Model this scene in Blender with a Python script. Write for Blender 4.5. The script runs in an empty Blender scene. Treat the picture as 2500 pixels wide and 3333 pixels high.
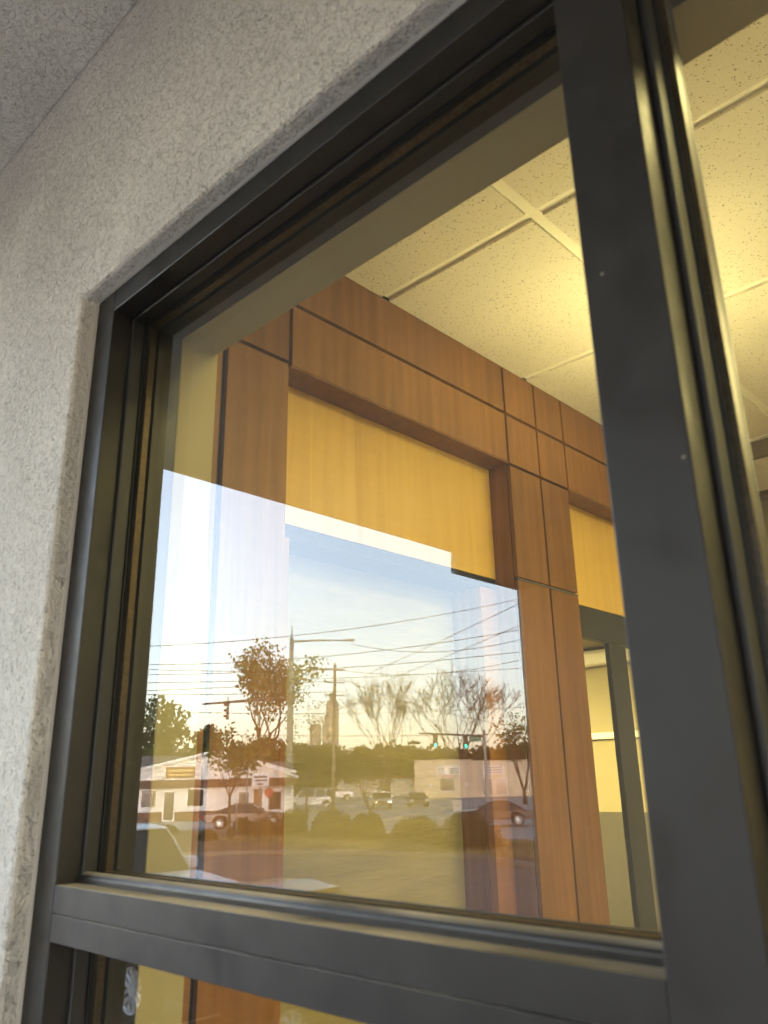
import bpy, bmesh, math, random
from mathutils import Vector, Matrix, noise
S = bpy.context.scene
COL = S.collection
rad = math.radians

# ------------------------------------------------------------------ camera
C = 2.45                                   # lens height above the parking lot
YAW, PITCH, ROLL = 0.75859, 0.325025, -0.0199142
f = Vector((-math.sin(YAW)*math.cos(PITCH), math.cos(YAW)*math.cos(PITCH), math.sin(PITCH)))
r0 = Vector((math.cos(YAW), math.sin(YAW), 0)); u0 = r0.cross(f)
r = math.cos(ROLL)*r0 + math.sin(ROLL)*u0; u = math.cos(ROLL)*u0 - math.sin(ROLL)*r0
cam = bpy.data.objects.new('camera', bpy.data.cameras.new('camera'))
COL.objects.link(cam)
M3 = Matrix((r, u, -f)).transposed()
cam.matrix_world = Matrix.Translation((0, 0, C)) @ M3.to_4x4()
cd = cam.data
cd.sensor_fit = 'VERTICAL'; cd.sensor_height = 36; cd.lens = 28.10
cd.clip_start = 0.02; cd.clip_end = 5000
cd.dof.use_dof = True; cd.dof.focus_distance = 2.6; cd.dof.aperture_fstop = 9.5
S.camera = cam

# ------------------------------------------------------------------ sky, sun, exposure
w = bpy.data.worlds.new("World"); S.world = w; w.use_nodes = True
nt = w.node_tree; nt.nodes.clear()
out = nt.nodes.new('ShaderNodeOutputWorld'); bg = nt.nodes.new('ShaderNodeBackground')
sky = nt.nodes.new('ShaderNodeTexSky'); sky.sky_type = 'NISHITA'; sky.sun_disc = False
SUN_EL, SUN_AZ = rad(4), rad(45)           # low evening sun behind the building
sky.sun_elevation = SUN_EL; sky.sun_rotation = SUN_AZ
sky.air_density = 1.0; sky.dust_density = 1.0; sky.ozone_density = 1.5
hs = nt.nodes.new('ShaderNodeHueSaturation'); hs.inputs['Saturation'].default_value = .6; hs.inputs['Value'].default_value = 1.15
tn = nt.nodes.new('ShaderNodeMix'); tn.data_type = 'RGBA'; tn.blend_type = 'MULTIPLY'; tn.inputs[0].default_value = 1; tn.inputs[7].default_value = (1.0, .955, 1.03, 1)
nt.links.new(sky.outputs[0], hs.inputs['Color']); nt.links.new(hs.outputs[0], tn.inputs[6]); nt.links.new(tn.outputs[2], bg.inputs[0]); nt.links.new(bg.outputs[0], out.inputs[0])
bg.inputs[1].default_value = 0.15
sl = bpy.data.lights.new('sun', 'SUN'); sl.energy = 0.35; sl.angle = rad(2); sl.color = (1, .82, .62)
so = bpy.data.objects.new('sun', sl); COL.objects.link(so)
sd = Vector((math.sin(SUN_AZ)*math.cos(SUN_EL), math.cos(SUN_AZ)*math.cos(SUN_EL), math.sin(SUN_EL)))
so.rotation_euler = sd.to_track_quat('Z', 'Y').to_euler(); so.location = (0, 0, 30)
S.view_settings.view_transform = 'Standard'; S.view_settings.look = 'None'
S.view_settings.exposure = 4.4; S.view_settings.gamma = 1
INDOOR = 0.23                               # scale of all lit lamps indoors
S.render.engine = 'CYCLES'
S.cycles.use_denoising = True
S.cycles.max_bounces = 10; S.cycles.diffuse_bounces = 5; S.cycles.transparent_max_bounces = 24
S.cycles.caustics_reflective = False; S.cycles.caustics_refractive = False
S.cycles.sample_clamp_indirect = 6

# ------------------------------------------------------------------ materials
def N(nt, t, **kw):
    n = nt.nodes.new(t)
    for k, v in kw.items(): setattr(n, k, v)
    return n
def mat(name, col, rough=.6, metal=0, spec=.5, vary=0, vscale=8, bump=0, bscale=60, bdist=.002, stretch=None, alt=None, emis=None, es=1):
    m = bpy.data.materials.new(name); m.use_nodes = True; nt = m.node_tree
    b = nt.nodes['Principled BSDF']
    b.inputs['Base Color'].default_value = (*col, 1); b.inputs['Roughness'].default_value = rough
    b.inputs['Metallic'].default_value = metal; b.inputs['Specular IOR Level'].default_value = spec
    tc = N(nt, 'ShaderNodeTexCoord'); mp = N(nt, 'ShaderNodeMapping')
    nt.links.new(tc.outputs['Object'], mp.inputs[0])
    if stretch: mp.inputs['Scale'].default_value = stretch
    if vary:
        n = N(nt, 'ShaderNodeTexNoise'); n.inputs['Scale'].default_value = vscale; n.inputs['Detail'].default_value = 6
        nt.links.new(mp.outputs[0], n.inputs[0])
        cr = N(nt, 'ShaderNodeValToRGB')
        a = alt or tuple(max(0, c*(1-vary)) for c in col)
        cr.color_ramp.elements[0].position = .3; cr.color_ramp.elements[1].position = .7
        cr.color_ramp.elements[0].color = (*a, 1); cr.color_ramp.elements[1].color = (*[min(1, c*(1+vary*.4)) for c in col], 1)
        nt.links.new(n.outputs[0], cr.inputs[0]); nt.links.new(cr.outputs[0], b.inputs['Base Color'])
    if bump:
        n2 = N(nt, 'ShaderNodeTexNoise'); n2.inputs['Scale'].default_value = bscale; n2.inputs['Detail'].default_value = 5
        nt.links.new(mp.outputs[0], n2.inputs[0])
        bp = N(nt, 'ShaderNodeBump'); bp.inputs['Strength'].default_value = bump; bp.inputs['Distance'].default_value = bdist
        nt.links.new(n2.outputs[0], bp.inputs['Height']); nt.links.new(bp.outputs[0], b.inputs['Normal'])
    if emis:
        b.inputs['Emission Color'].default_value = (*emis, 1); b.inputs['Emission Strength'].default_value = es
    return m

def wood_mat(name, c_dark, c_mid, c_light, rough=.45, scale=1.0, bands=0.5):
    m = bpy.data.materials.new(name); m.use_nodes = True; nt = m.node_tree
    b = nt.nodes['Principled BSDF']; b.inputs['Roughness'].default_value = rough
    b.inputs['Specular IOR Level'].default_value = .35
    tc = N(nt, 'ShaderNodeTexCoord')
    mp = N(nt, 'ShaderNodeMapping'); mp.inputs['Scale'].default_value = (14*scale, 14*scale, .9*scale)
    nt.links.new(tc.outputs['Object'], mp.inputs[0])
    n = N(nt, 'ShaderNodeTexNoise'); n.inputs['Scale'].default_value = 3; n.inputs['Detail'].default_value = 8; n.inputs['Distortion'].default_value = .4
    nt.links.new(mp.outputs[0], n.inputs[0])
    mp2 = N(nt, 'ShaderNodeMapping'); mp2.inputs['Scale'].default_value = (9*scale, 9*scale, .02)
    nt.links.new(tc.outputs['Object'], mp2.inputs[0])
    v = N(nt, 'ShaderNodeTexVoronoi'); v.inputs['Scale'].default_value = 1.0
    nt.links.new(mp2.outputs[0], v.inputs[0])
    mp3 = N(nt, 'ShaderNodeMapping'); mp3.inputs['Scale'].default_value = (30, 30, 260)
    nt.links.new(tc.outputs['Object'], mp3.inputs[0])
    n3 = N(nt, 'ShaderNodeTexNoise'); n3.inputs['Scale'].default_value = .6; n3.inputs['Detail'].default_value = 3
    nt.links.new(mp3.outputs[0], n3.inputs[0])
    mx = N(nt, 'ShaderNodeMix', data_type='FLOAT'); mx.inputs[0].default_value = bands
    nt.links.new(n.outputs[0], mx.inputs[2])
    sp = N(nt, 'ShaderNodeSeparateColor'); nt.links.new(v.outputs['Color'], sp.inputs[0]); nt.links.new(sp.outputs[0], mx.inputs[3])
    mx2 = N(nt, 'ShaderNodeMix', data_type='FLOAT'); mx2.inputs[0].default_value = .18
    nt.links.new(mx.outputs[0], mx2.inputs[2]); nt.links.new(n3.outputs[0], mx2.inputs[3])
    oi = N(nt, 'ShaderNodeObjectInfo'); om = N(nt, 'ShaderNodeMapRange'); om.inputs[3].default_value = -.09; om.inputs[4].default_value = .09; nt.links.new(oi.outputs['Random'], om.inputs[0])
    oa = N(nt, 'ShaderNodeMath', operation='ADD'); nt.links.new(mx2.outputs[0], oa.inputs[0]); nt.links.new(om.outputs[0], oa.inputs[1])
    of = N(nt, 'ShaderNodeVectorMath', operation='SCALE'); of.inputs[0].default_value = (3, 7, 5); nt.links.new(oi.outputs['Random'], of.inputs['Scale']); nt.links.new(of.outputs[0], mp.inputs['Location'])
    cr = N(nt, 'ShaderNodeValToRGB'); e = cr.color_ramp.elements
    e[0].position = .22; e[0].color = (*c_dark, 1); e[1].position = .8; e[1].color = (*c_light, 1)
    k = e.new(.5); k.color = (*c_mid, 1)
    nt.links.new(oa.outputs[0], cr.inputs[0]); nt.links.new(cr.outputs[0], b.inputs['Base Color'])
    return m

def stucco_mat():
    m = bpy.data.materials.new('stucco'); m.use_nodes = True; nt = m.node_tree
    b = nt.nodes['Principled BSDF']; b.inputs['Roughness'].default_value = .95; b.inputs['Specular IOR Level'].default_value = .15
    tc = N(nt, 'ShaderNodeTexCoord')
    big = N(nt, 'ShaderNodeTexNoise'); big.inputs['Scale'].default_value = 55; big.inputs['Detail'].default_value = 9; big.inputs['Roughness'].default_value = .62; big.inputs['Distortion'].default_value = 1.2
    nt.links.new(tc.outputs['Object'], big.inputs[0])
    # worm-like grooves dragged by the float
    mp = N(nt, 'ShaderNodeMapping'); mp.inputs['Scale'].default_value = (1.5, 1.5, .7)
    wn = N(nt, 'ShaderNodeTexNoise'); wn.inputs['Scale'].default_value = 26; wn.inputs['Detail'].default_value = 2
    nt.links.new(tc.outputs['Object'], wn.inputs[0])
    ad = N(nt, 'ShaderNodeMix', data_type='VECTOR'); ad.inputs[0].default_value = .035
    nt.links.new(tc.outputs['Object'], ad.inputs[4]); nt.links.new(wn.outputs['Color'], ad.inputs[5])
    nt.links.new(ad.outputs[1], mp.inputs[0])
    pit = N(nt, 'ShaderNodeTexNoise'); pit.inputs['Scale'].default_value = 230; pit.inputs['Detail'].default_value = 3; pit.inputs['Roughness'].default_value = .55; pit.inputs['Distortion'].default_value = 1.5
    nt.links.new(mp.outputs[0], pit.inputs[0])
    cp = N(nt, 'ShaderNodeValToRGB'); cp.color_ramp.elements[0].position = .30; cp.color_ramp.elements[1].position = .46
    nt.links.new(pit.outputs[0], cp.inputs[0])
    # colour: pits hold dirt
    base = N(nt, 'ShaderNodeValToRGB'); base.color_ramp.elements[0].color = (.40, .375, .335, 1); base.color_ramp.elements[1].color = (.66, .63, .575, 1)
    nt.links.new(cp.outputs[0], base.inputs[0])
    dirt = N(nt, 'ShaderNodeTexNoise'); dirt.inputs['Scale'].default_value = 4; dirt.inputs['Detail'].default_value = 8
    nt.links.new(tc.outputs['Object'], dirt.inputs[0])
    dr = N(nt, 'ShaderNodeMapRange'); dr.inputs[1].default_value = .3; dr.inputs[2].default_value = .7; dr.inputs[3].default_value = .82; dr.inputs[4].default_value = 1.04
    nt.links.new(dirt.outputs[0], dr.inputs[0])
    mc = N(nt, 'ShaderNodeMix', data_type='RGBA', blend_type='MULTIPLY'); mc.inputs[0].default_value = 1
    nt.links.new(base.outputs[0], mc.inputs[6]); nt.links.new(dr.outputs[0], mc.inputs[7]); nt.links.new(mc.outputs[2], b.inputs['Base Color'])
    b1 = N(nt, 'ShaderNodeBump'); b1.inputs['Strength'].default_value = 1; b1.inputs['Distance'].default_value = .007
    nt.links.new(big.outputs[0], b1.inputs['Height'])
    b2 = N(nt, 'ShaderNodeBump'); b2.inputs['Strength'].default_value = 1; b2.inputs['Distance'].default_value = .0012
    nt.links.new(cp.outputs[0], b2.inputs['Height']); nt.links.new(b1.outputs[0], b2.inputs['Normal']); nt.links.new(b2.outputs[0], b.inputs['Normal'])
    return m

def frame_mat(dust=True):
    m = bpy.data.materials.new('bronze_anodised_metal'); m.use_nodes = True; nt = m.node_tree
    b = nt.nodes['Principled BSDF']; b.inputs['Metallic'].default_value = .1; b.inputs['Roughness'].default_value = .33
    b.inputs['Specular IOR Level'].default_value = .42
    tc = N(nt, 'ShaderNodeTexCoord'); ge = N(nt, 'ShaderNodeNewGeometry')
    n = N(nt, 'ShaderNodeTexNoise'); n.inputs['Scale'].default_value = 9; n.inputs['Detail'].default_value = 8; n.inputs['Distortion'].default_value = .5
    mp = N(nt, 'ShaderNodeMapping'); mp.inputs['Scale'].default_value = (.5, 1, 1)
    nt.links.new(tc.outputs['Object'], mp.inputs[0]); nt.links.new(mp.outputs[0], n.inputs[0])
    sx = N(nt, 'ShaderNodeSeparateXYZ'); nt.links.new(ge.outputs['Normal'], sx.inputs[0])
    up = N(nt, 'ShaderNodeMapRange'); up.inputs[1].default_value = .55; up.inputs[2].default_value = .95
    nt.links.new(sx.outputs[2], up.inputs[0])
    nr = N(nt, 'ShaderNodeMapRange'); nr.inputs[1].default_value = .34; nr.inputs[2].default_value = .58; nr.inputs[3].default_value = .2
    nt.links.new(n.outputs[0], nr.inputs[0])
    mu = N(nt, 'ShaderNodeMath', operation='MULTIPLY'); nt.links.new(up.outputs[0], mu.inputs[0]); nt.links.new(nr.outputs[0], mu.inputs[1])
    # small specks of paint and dust
    vo = N(nt, 'ShaderNodeTexVoronoi'); vo.inputs['Scale'].default_value = 26; nt.links.new(tc.outputs['Object'], vo.inputs[0])
    lt = N(nt, 'ShaderNodeMath', operation='LESS_THAN'); lt.inputs[1].default_value = .03; nt.links.new(vo.outputs['Distance'], lt.inputs[0])
    sc = N(nt, 'ShaderNodeSeparateColor'); nt.links.new(vo.outputs['Color'], sc.inputs[0])
    g2 = N(nt, 'ShaderNodeMath', operation='GREATER_THAN'); g2.inputs[1].default_value = .72; nt.links.new(sc.outputs[0], g2.inputs[0])
    m3 = N(nt, 'ShaderNodeMath', operation='MULTIPLY'); nt.links.new(lt.outputs[0], m3.inputs[0]); nt.links.new(g2.outputs[0], m3.inputs[1])
    m4 = N(nt, 'ShaderNodeMath', operation='MULTIPLY'); m4.inputs[1].default_value = .5; nt.links.new(m3.outputs[0], m4.inputs[0])
    mx0 = N(nt, 'ShaderNodeMath', operation='MAXIMUM'); nt.links.new(mu.outputs[0], mx0.inputs[0]); nt.links.new(m4.outputs[0], mx0.inputs[1])
    c0 = N(nt, 'ShaderNodeMix', data_type='RGBA'); c0.inputs[6].default_value = (.016, .014, .013, 1); c0.inputs[7].default_value = (.36, .31, .23, 1)
    nt.links.new(mx0.outputs[0], c0.inputs[0]); nt.links.new(c0.outputs[2], b.inputs['Base Color'])
    rr = N(nt, 'ShaderNodeMapRange'); rr.inputs[3].default_value = .42; rr.inputs[4].default_value = .9
    nt.links.new(mx0.outputs[0], rr.inputs[0])
    sm = N(nt, 'ShaderNodeTexNoise'); sm.inputs['Scale'].default_value = 22; sm.inputs['Detail'].default_value = 7; nt.links.new(tc.outputs['Object'], sm.inputs[0])
    smr = N(nt, 'ShaderNodeMapRange'); smr.inputs[1].default_value = .35; smr.inputs[2].default_value = .7; smr.inputs[3].default_value = -.08; smr.inputs[4].default_value = .16; nt.links.new(sm.outputs[0], smr.inputs[0])
    ad_ = N(nt, 'ShaderNodeMath', operation='ADD'); nt.links.new(rr.outputs[0], ad_.inputs[0]); nt.links.new(smr.outputs[0], ad_.inputs[1]); nt.links.new(ad_.outputs[0], b.inputs['Roughness'])
    return m

def glass_mat(name, ior, tint, haze):
    m = bpy.data.materials.new(name); m.use_nodes = True; nt = m.node_tree; nt.nodes.clear()
    o = N(nt, 'ShaderNodeOutputMaterial'); t = N(nt, 'ShaderNodeBsdfTransparent'); t.inputs[0].default_value = (*tint, 1)
    g = N(nt, 'ShaderNodeBsdfGlossy'); g.inputs['Roughness'].default_value = 0; g.inputs['Color'].default_value = (.94, .97, 1, 1)
    lw = N(nt, 'ShaderNodeLayerWeight'); lw.inputs[0].default_value = .5       # facing = 1 - |cos|
    pw5 = N(nt, 'ShaderNodeMath', operation='POWER'); pw5.inputs[1].default_value = 5; nt.links.new(lw.outputs['Facing'], pw5.inputs[0])
    fr = N(nt, 'ShaderNodeMapRange'); fr.inputs[3].default_value = ior; fr.inputs[4].default_value = 1; nt.links.new(pw5.outputs[0], fr.inputs[0])
    mx = N(nt, 'ShaderNodeMixShader'); nt.links.new(fr.outputs[0], mx.inputs[0]); nt.links.new(t.outputs[0], mx.inputs[1]); nt.links.new(g.outputs[0], mx.inputs[2])
    # film of dust on the glass
    d = N(nt, 'ShaderNodeBsdfDiffuse'); d.inputs[0].default_value = (.5, .47, .42, 1)
    tc = N(nt, 'ShaderNodeTexCoord'); n = N(nt, 'ShaderNodeTexNoise'); n.inputs['Scale'].default_value = 14; n.inputs['Detail'].default_value = 10; n.inputs['Roughness'].default_value = .7
    nt.links.new(tc.outputs['Object'], n.inputs[0])
    mr = N(nt, 'ShaderNodeMapRange'); mr.inputs[1].default_value = .35; mr.inputs[2].default_value = .75; mr.inputs[3].default_value = haze*.3; mr.inputs[4].default_value = haze
    nt.links.new(n.outputs[0], mr.inputs[0])
    m2 = N(nt, 'ShaderNodeMixShader'); nt.links.new(mr.outputs[0], m2.inputs[0]); nt.links.new(mx.outputs[0], m2.inputs[1]); nt.links.new(d.outputs[0], m2.inputs[2])
    nt.links.new(m2.outputs[0], o.inputs[0])
    return m

def tile_mat():
    m = bpy.data.materials.new('acoustic_tile'); m.use_nodes = True; nt = m.node_tree
    b = nt.nodes['Principled BSDF']; b.inputs['Roughness'].default_value = .95; b.inputs['Specular IOR Level'].default_value = .1
    tc = N(nt, 'ShaderNodeTexCoord'); wn = N(nt, 'ShaderNodeTexNoise'); wn.inputs['Scale'].default_value = 60
    nt.links.new(tc.outputs['Object'], wn.inputs[0])
    ad = N(nt, 'ShaderNodeMix', data_type='VECTOR'); ad.inputs[0].default_value = .014
    nt.links.new(tc.outputs['Object'], ad.inputs[4]); nt.links.new(wn.outputs['Color'], ad.inputs[5])
    v = N(nt, 'ShaderNodeTexVoronoi'); v.inputs['Scale'].default_value = 210; nt.links.new(ad.outputs[1], v.inputs[0])
    sc = N(nt, 'ShaderNodeSeparateColor'); nt.links.new(v.outputs['Color'], sc.inputs[0])
    thr = N(nt, 'ShaderNodeMapRange'); thr.inputs[1].default_value = .45; thr.inputs[2].default_value = 1; thr.inputs[3].default_value = 0; thr.inputs[4].default_value = .38
    nt.links.new(sc.outputs[0], thr.inputs[0])
    lt = N(nt, 'ShaderNodeMath', operation='LESS_THAN'); nt.links.new(v.outputs['Distance'], lt.inputs[0]); nt.links.new(thr.outputs[0], lt.inputs[1])
    c = N(nt, 'ShaderNodeMix', data_type='RGBA'); c.inputs[6].default_value = (.74, .70, .62, 1); c.inputs[7].default_value = (.24, .21, .16, 1)
    nt.links.new(lt.outputs[0], c.inputs[0]); nt.links.new(c.outputs[2], b.inputs['Base Color'])
    n2 = N(nt, 'ShaderNodeTexNoise'); n2.inputs['Scale'].default_value = 160; n2.inputs['Detail'].default_value = 4; nt.links.new(tc.outputs['Object'], n2.inputs[0])
    bp = N(nt, 'ShaderNodeBump'); bp.inputs['Distance'].default_value = .0012; bp.inputs['Strength'].default_value = .9
    nt.links.new(n2.outputs[0], bp.inputs['Height']); nt.links.new(bp.outputs[0], b.inputs['Normal'])
    return m

MT = dict(
    stucco=stucco_mat(), bronze=frame_mat(), tile=tile_mat(),
    glass_out=glass_mat('outer_glass', .072, (.93, .945, .90), .034),
    glass_in=glass_mat('inner_glass', .009, (.96, .965, .94), .004),
    wood=wood_mat('cherry_veneer', (.15, .067, .019), (.22, .101, .030), (.305, .145, .043), bands=.12),
    wood_edge=wood_mat('cherry_edge', (.26, .11, .03), (.33, .15, .04), (.40, .19, .055)),
    maple=wood_mat('figured_maple', (.60, .36, .08), (.74, .48, .12), (.82, .57, .16), rough=.35, scale=.8, bands=.22),
    black=mat('black_rubber', (.012, .012, .013), .5),
    gap=mat('black_reveal', (.008, .007, .006), .8),
    spacer=mat('spacer_metal', (.075, .052, .03), .4, .6, vary=.5, vscale=260),
    drywall=mat('yellow_drywall_paint', (.37, .315, .175), .9, bump=.2, bscale=220, bdist=.0006),
    wallpaper=mat('textured_wallcover', (.34, .28, .13), .7, vary=.3, vscale=5, bump=.8, bscale=16, bdist=.006, stretch=(1, .35, 2.2)),
    tee=mat('ceiling_tee_paint', (.86, .83, .74), .5), darkmetal=mat('dark_olive_metal', (.05, .047, .036), .45, .2),
    white=mat('white_paint', (.78, .78, .76), .7, vary=.08, vscale=2), siding=mat('white_siding', (.72, .72, .70), .7),
    brick=mat('brown_brick', (.17, .085, .06), .9, vary=.35, vscale=6), brownband=mat('brown_shingle', (.14, .075, .055), .9, vary=.3, vscale=5),
    roof=mat('grey_roof', (.16, .15, .145), .9, vary=.3, vscale=3), tan=mat('tan_stucco', (.62, .52, .38), .9, vary=.15, vscale=1),
    win=mat('dark_window', (.03, .032, .035), .12), asphalt=mat('asphalt', (.15, .14, .13), .9, vary=.35, vscale=1.5, bump=.3, bscale=90, bdist=.01),
    road=mat('road_asphalt', (.36, .345, .32), .9, vary=.2, vscale=.8), concrete=mat('concrete', (.52, .49, .44), .9, vary=.15, vscale=2, bump=.3, bscale=60),
    grassm=mat('dry_grass', (.30, .27, .13), 1, vary=.45, vscale=.6), mulch=mat('pine_straw_mulch', (.22, .14, .075), 1, vary=.55, vscale=4, bump=1, bscale=8, bdist=.1),
    bark=mat('bark', (.075, .058, .045), .95, vary=.3, vscale=10), leaf=mat('leaf', (.06, .10, .025), .7, vary=.5, vscale=.9),
    leafy=mat('spring_leaf', (.085, .12, .035), .7, vary=.4, vscale=.9), leafd=mat('dark_leaf', (.035, .05, .018), .8, vary=.5, vscale=.4),
    shrub=mat('shrub_leaf', (.04, .045, .018), .8, vary=.5, vscale=3), bud=mat('budding_leaf', (.15, .105, .05), .8, vary=.4, vscale=1),
    pole=mat('galvanised_pole', (.27, .275, .265), .6, 0, vary=.1, vscale=2), dpole=mat('dark_metal_arm', (.11, .10, .10), .5, .3),
    timber=mat('weathered_timber', (.20, .16, .12), .9, vary=.3, vscale=4), wire=mat('black_cable', (.02, .02, .02), .6),
    signalbody=mat('signal_housing', (.025, .025, .022), .5), green=mat('green_lamp', (.02, .4, .3), .4, emis=(.02, 1, .62), es=.9),
    red=mat('red_lamp', (.5, .02, .02), .4, emis=(1, .05, .04), es=.5), stopred=mat('red_sign', (.5, .08, .05), .6),
    signwhite=mat('sign_white', (.85, .85, .83), .6), signbrown=mat('sign_brown', (.20, .09, .045), .6), signgold=mat('sign_gold', (.55, .40, .12), .5),
    ink=mat('sign_ink', (.06, .06, .08), .6), streetgreen=mat('street_sign_green', (.02, .16, .10), .5),
    carwhite=mat('white_car_paint', (.72, .73, .74), .25), cardark=mat('dark_car_paint', (.035, .028, .035), .22, .3), carsilver=mat('silver_car_paint', (.42, .43, .44), .25, .5),
    carglass=mat('car_glass', (.02, .022, .025), .05), tyre=mat('tyre', (.02, .02, .02), .85), rim=mat('alloy_rim', (.8, .81, .83), .35, .3),
    lampw=mat('headlight', (.7, .7, .68), .15), trimblack=mat('black_trim', (.02, .02, .02), .5),
    silo=mat('silo_concrete', (.40, .35, .29), .9, vary=.15, vscale=.1), door=mat('orange_brown_door', (.22, .10, .05), .6),
    lit=mat('added_light_diffuser', (.8, .8, .7), .5, emis=(1, .83, .35), es=4.0*INDOOR),
    lit_room=mat('added_room_diffuser', (.8, .8, .7), .5, emis=(1, .83, .35), es=11*INDOOR),
    lampglow=mat('uplight_bulb', (.8, .8, .7), .5, emis=(1, .83, .35), es=165*INDOOR),
    grille_frame=mat('grille_frame', (.16, .13, .08), .6), carpet=mat('carpet', (.16, .12, .08), 1, vary=.2, vscale=20), wainscot=mat('grey_green_wainscot', (.10, .085, .062), .7),
    caulk=mat('sealant', (.5, .48, .44), .7), kerbstone=mat('kerbstone', (.27, .25, .21), .9, vary=.2, vscale=2), paint_line=mat('parking_line_paint', (.6, .6, .56), .8),
)

# ------------------------------------------------------------------ mesh helpers
class MB:
    def __init__(s): s.v = []; s.f = []
    def poly(s, pts):
        i = len(s.v); s.v += [tuple(p) for p in pts]; s.f.append(tuple(range(i, i+len(pts))))
    def box(s, x0, x1, y0, y1, z0, z1):
        i = len(s.v); s.v += [(x, y, z) for x in (x0, x1) for y in (y0, y1) for z in (z0, z1)]
        s.f += [tuple(i+k for k in q) for q in ((0, 1, 3, 2), (4, 6, 7, 5), (0, 4, 5, 1), (2, 3, 7, 6), (0, 2, 6, 4), (1, 5, 7, 3))]
        return s
    def prism(s, pts, d):           # pts: planar loop of 3-D points, d: extrude vector
        i = len(s.v); n = len(pts); d = Vector(d)
        s.v += [tuple(p) for p in pts] + [tuple(Vector(p)+d) for p in pts]
        s.f.append(tuple(range(i+n-1, i-1, -1))); s.f.append(tuple(range(i+n, i+2*n)))
        for k in range(n): s.f.append((i+k, i+(k+1) % n, i+n+(k+1) % n, i+n+k))
        return s
    def tube(s, pts, rads, n=8, cap=True):
        pts = [Vector(p) for p in pts]
        if not isinstance(rads, (list, tuple)): rads = [rads]*len(pts)
        rings = []; ref = None
        for k, p in enumerate(pts):
            t = (pts[min(k+1, len(pts)-1)] - pts[max(k-1, 0)]).normalized()
            a = ref if ref is not None else (Vector((0, 0, 1)) if abs(t.z) < .9 else Vector((1, 0, 0)))
            e1 = (a - t*a.dot(t))
            if e1.length < 1e-4: e1 = Vector((1, .3, .1)) - t*t.dot(Vector((1, .3, .1)))
            e1.normalize(); ref = e1; e2 = t.cross(e1)
            i = len(s.v); rings.append(i)
            for j in range(n):
                a_ = 2*math.pi*j/n; s.v.append(tuple(p + rads[k]*(math.cos(a_)*e1 + math.sin(a_)*e2)))
        for q in range(len(rings)-1):
            a, b = rings[q], rings[q+1]
            for j in range(n): s.f.append((a+j, a+(j+1) % n, b+(j+1) % n, b+j))
        if cap: s.f.append(tuple(rings[0]+j for j in range(n-1, -1, -1))); s.f.append(tuple(rings[-1]+j for j in range(n)))
        return s
    def build(s, name, m, parent=None, bevel=0, smooth=False, seg=2):
        me = bpy.data.meshes.new(name); me.from_pydata(s.v, [], s.f); me.update()
        bm = bmesh.new(); bm.from_mesh(me); bmesh.ops.recalc_face_normals(bm, faces=bm.faces); bm.to_mesh(me); bm.free()
        me.materials.append(MT[m] if isinstance(m, str) else m)
        if smooth:
            for p in me.polygons: p.use_smooth = True
        o = bpy.data.objects.new(name, me); COL.objects.link(o)
        if parent: o.parent = parent
        if bevel:
            b = o.modifiers.new('bevel', 'BEVEL'); b.width = bevel; b.segments = seg; b.limit_method = 'ANGLE'
        return o
def box(name, x0, x1, y0, y1, z0, z1, m, parent=None, bevel=0):
    return MB().box(x0, x1, y0, y1, z0, z1).build(name, m, parent, bevel)
def tag(o, label=None, cat=None, group=None, kind=None):
    if label: o['label'] = label
    if cat: o['category'] = cat
    if group: o['group'] = group
    if kind: o['kind'] = kind
    return o
def thing(name, label, cat, loc=(0, 0, 0), rz=0, group=None):
    o = bpy.data.objects.new(name, None); COL.objects.link(o); o.empty_display_size = .1
    o.location = loc; o.rotation_euler = (0, 0, rz)
    return tag(o, label, cat, group)
def struct(o): o['kind'] = 'structure'; return o

FLOOR = .15
Z = lambda h: C + h
# ------------------------------------------------------------------ own building: stucco wall, porch
t = thing('stucco_wall', 'rough beige stucco building wall around the dark framed window', 'wall', (-1.5, .386, 0))
def loc(o, root):          # keep world placement under a moved root
    o.matrix_parent_inverse = Matrix.Translation(-root.location); return o
def P(mb, name, m, root, **k): return loc(mb.build(name, m, None, **k) if False else mb.build(name, m, root, **k), root)
XL, XR = -.905, 4.0
ZT = Z(.612)
wall = MB()
wall.prism([(-7, .386, 0), (XL, .386, 0), (XL, .386, ZT), (XR, .386, ZT), (XR, .386, 5.2), (-7, .386, 5.2)], (0, .12, 0))
P(wall, 'wall_face', 'stucco', t, bevel=.005)
P(MB().box(XR, 6, .386, .506, 0, 5.2), 'wall_face', 'stucco', t)

t = thing('entrance_porch', 'beige stucco porch ceiling, side beam, wide pier and unseen right pier widened to block light, ceiling edge meeting the wall', 'porch', (-2.39, -3.2, 0))
P(MB().box(-2.39, 5, -3.2, .385, Z(1.07), Z(1.35)), 'soffit', 'stucco', t)
P(MB().box(-2.385, 5, -3.19, -2.08, Z(.96), Z(1.069)), 'beam', 'stucco', t)
P(MB().box(-2.38, -1.0, -3.15, -2.62, 0, Z(.959)), 'pier', 'stucco', t, bevel=.01)
P(MB().box(1.0, 4.1, -3.15, -2.62, 0, Z(.959)), 'pier', 'stucco', t, bevel=.01)  # unseen right pier, made wide to cut light from the porch front

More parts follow.
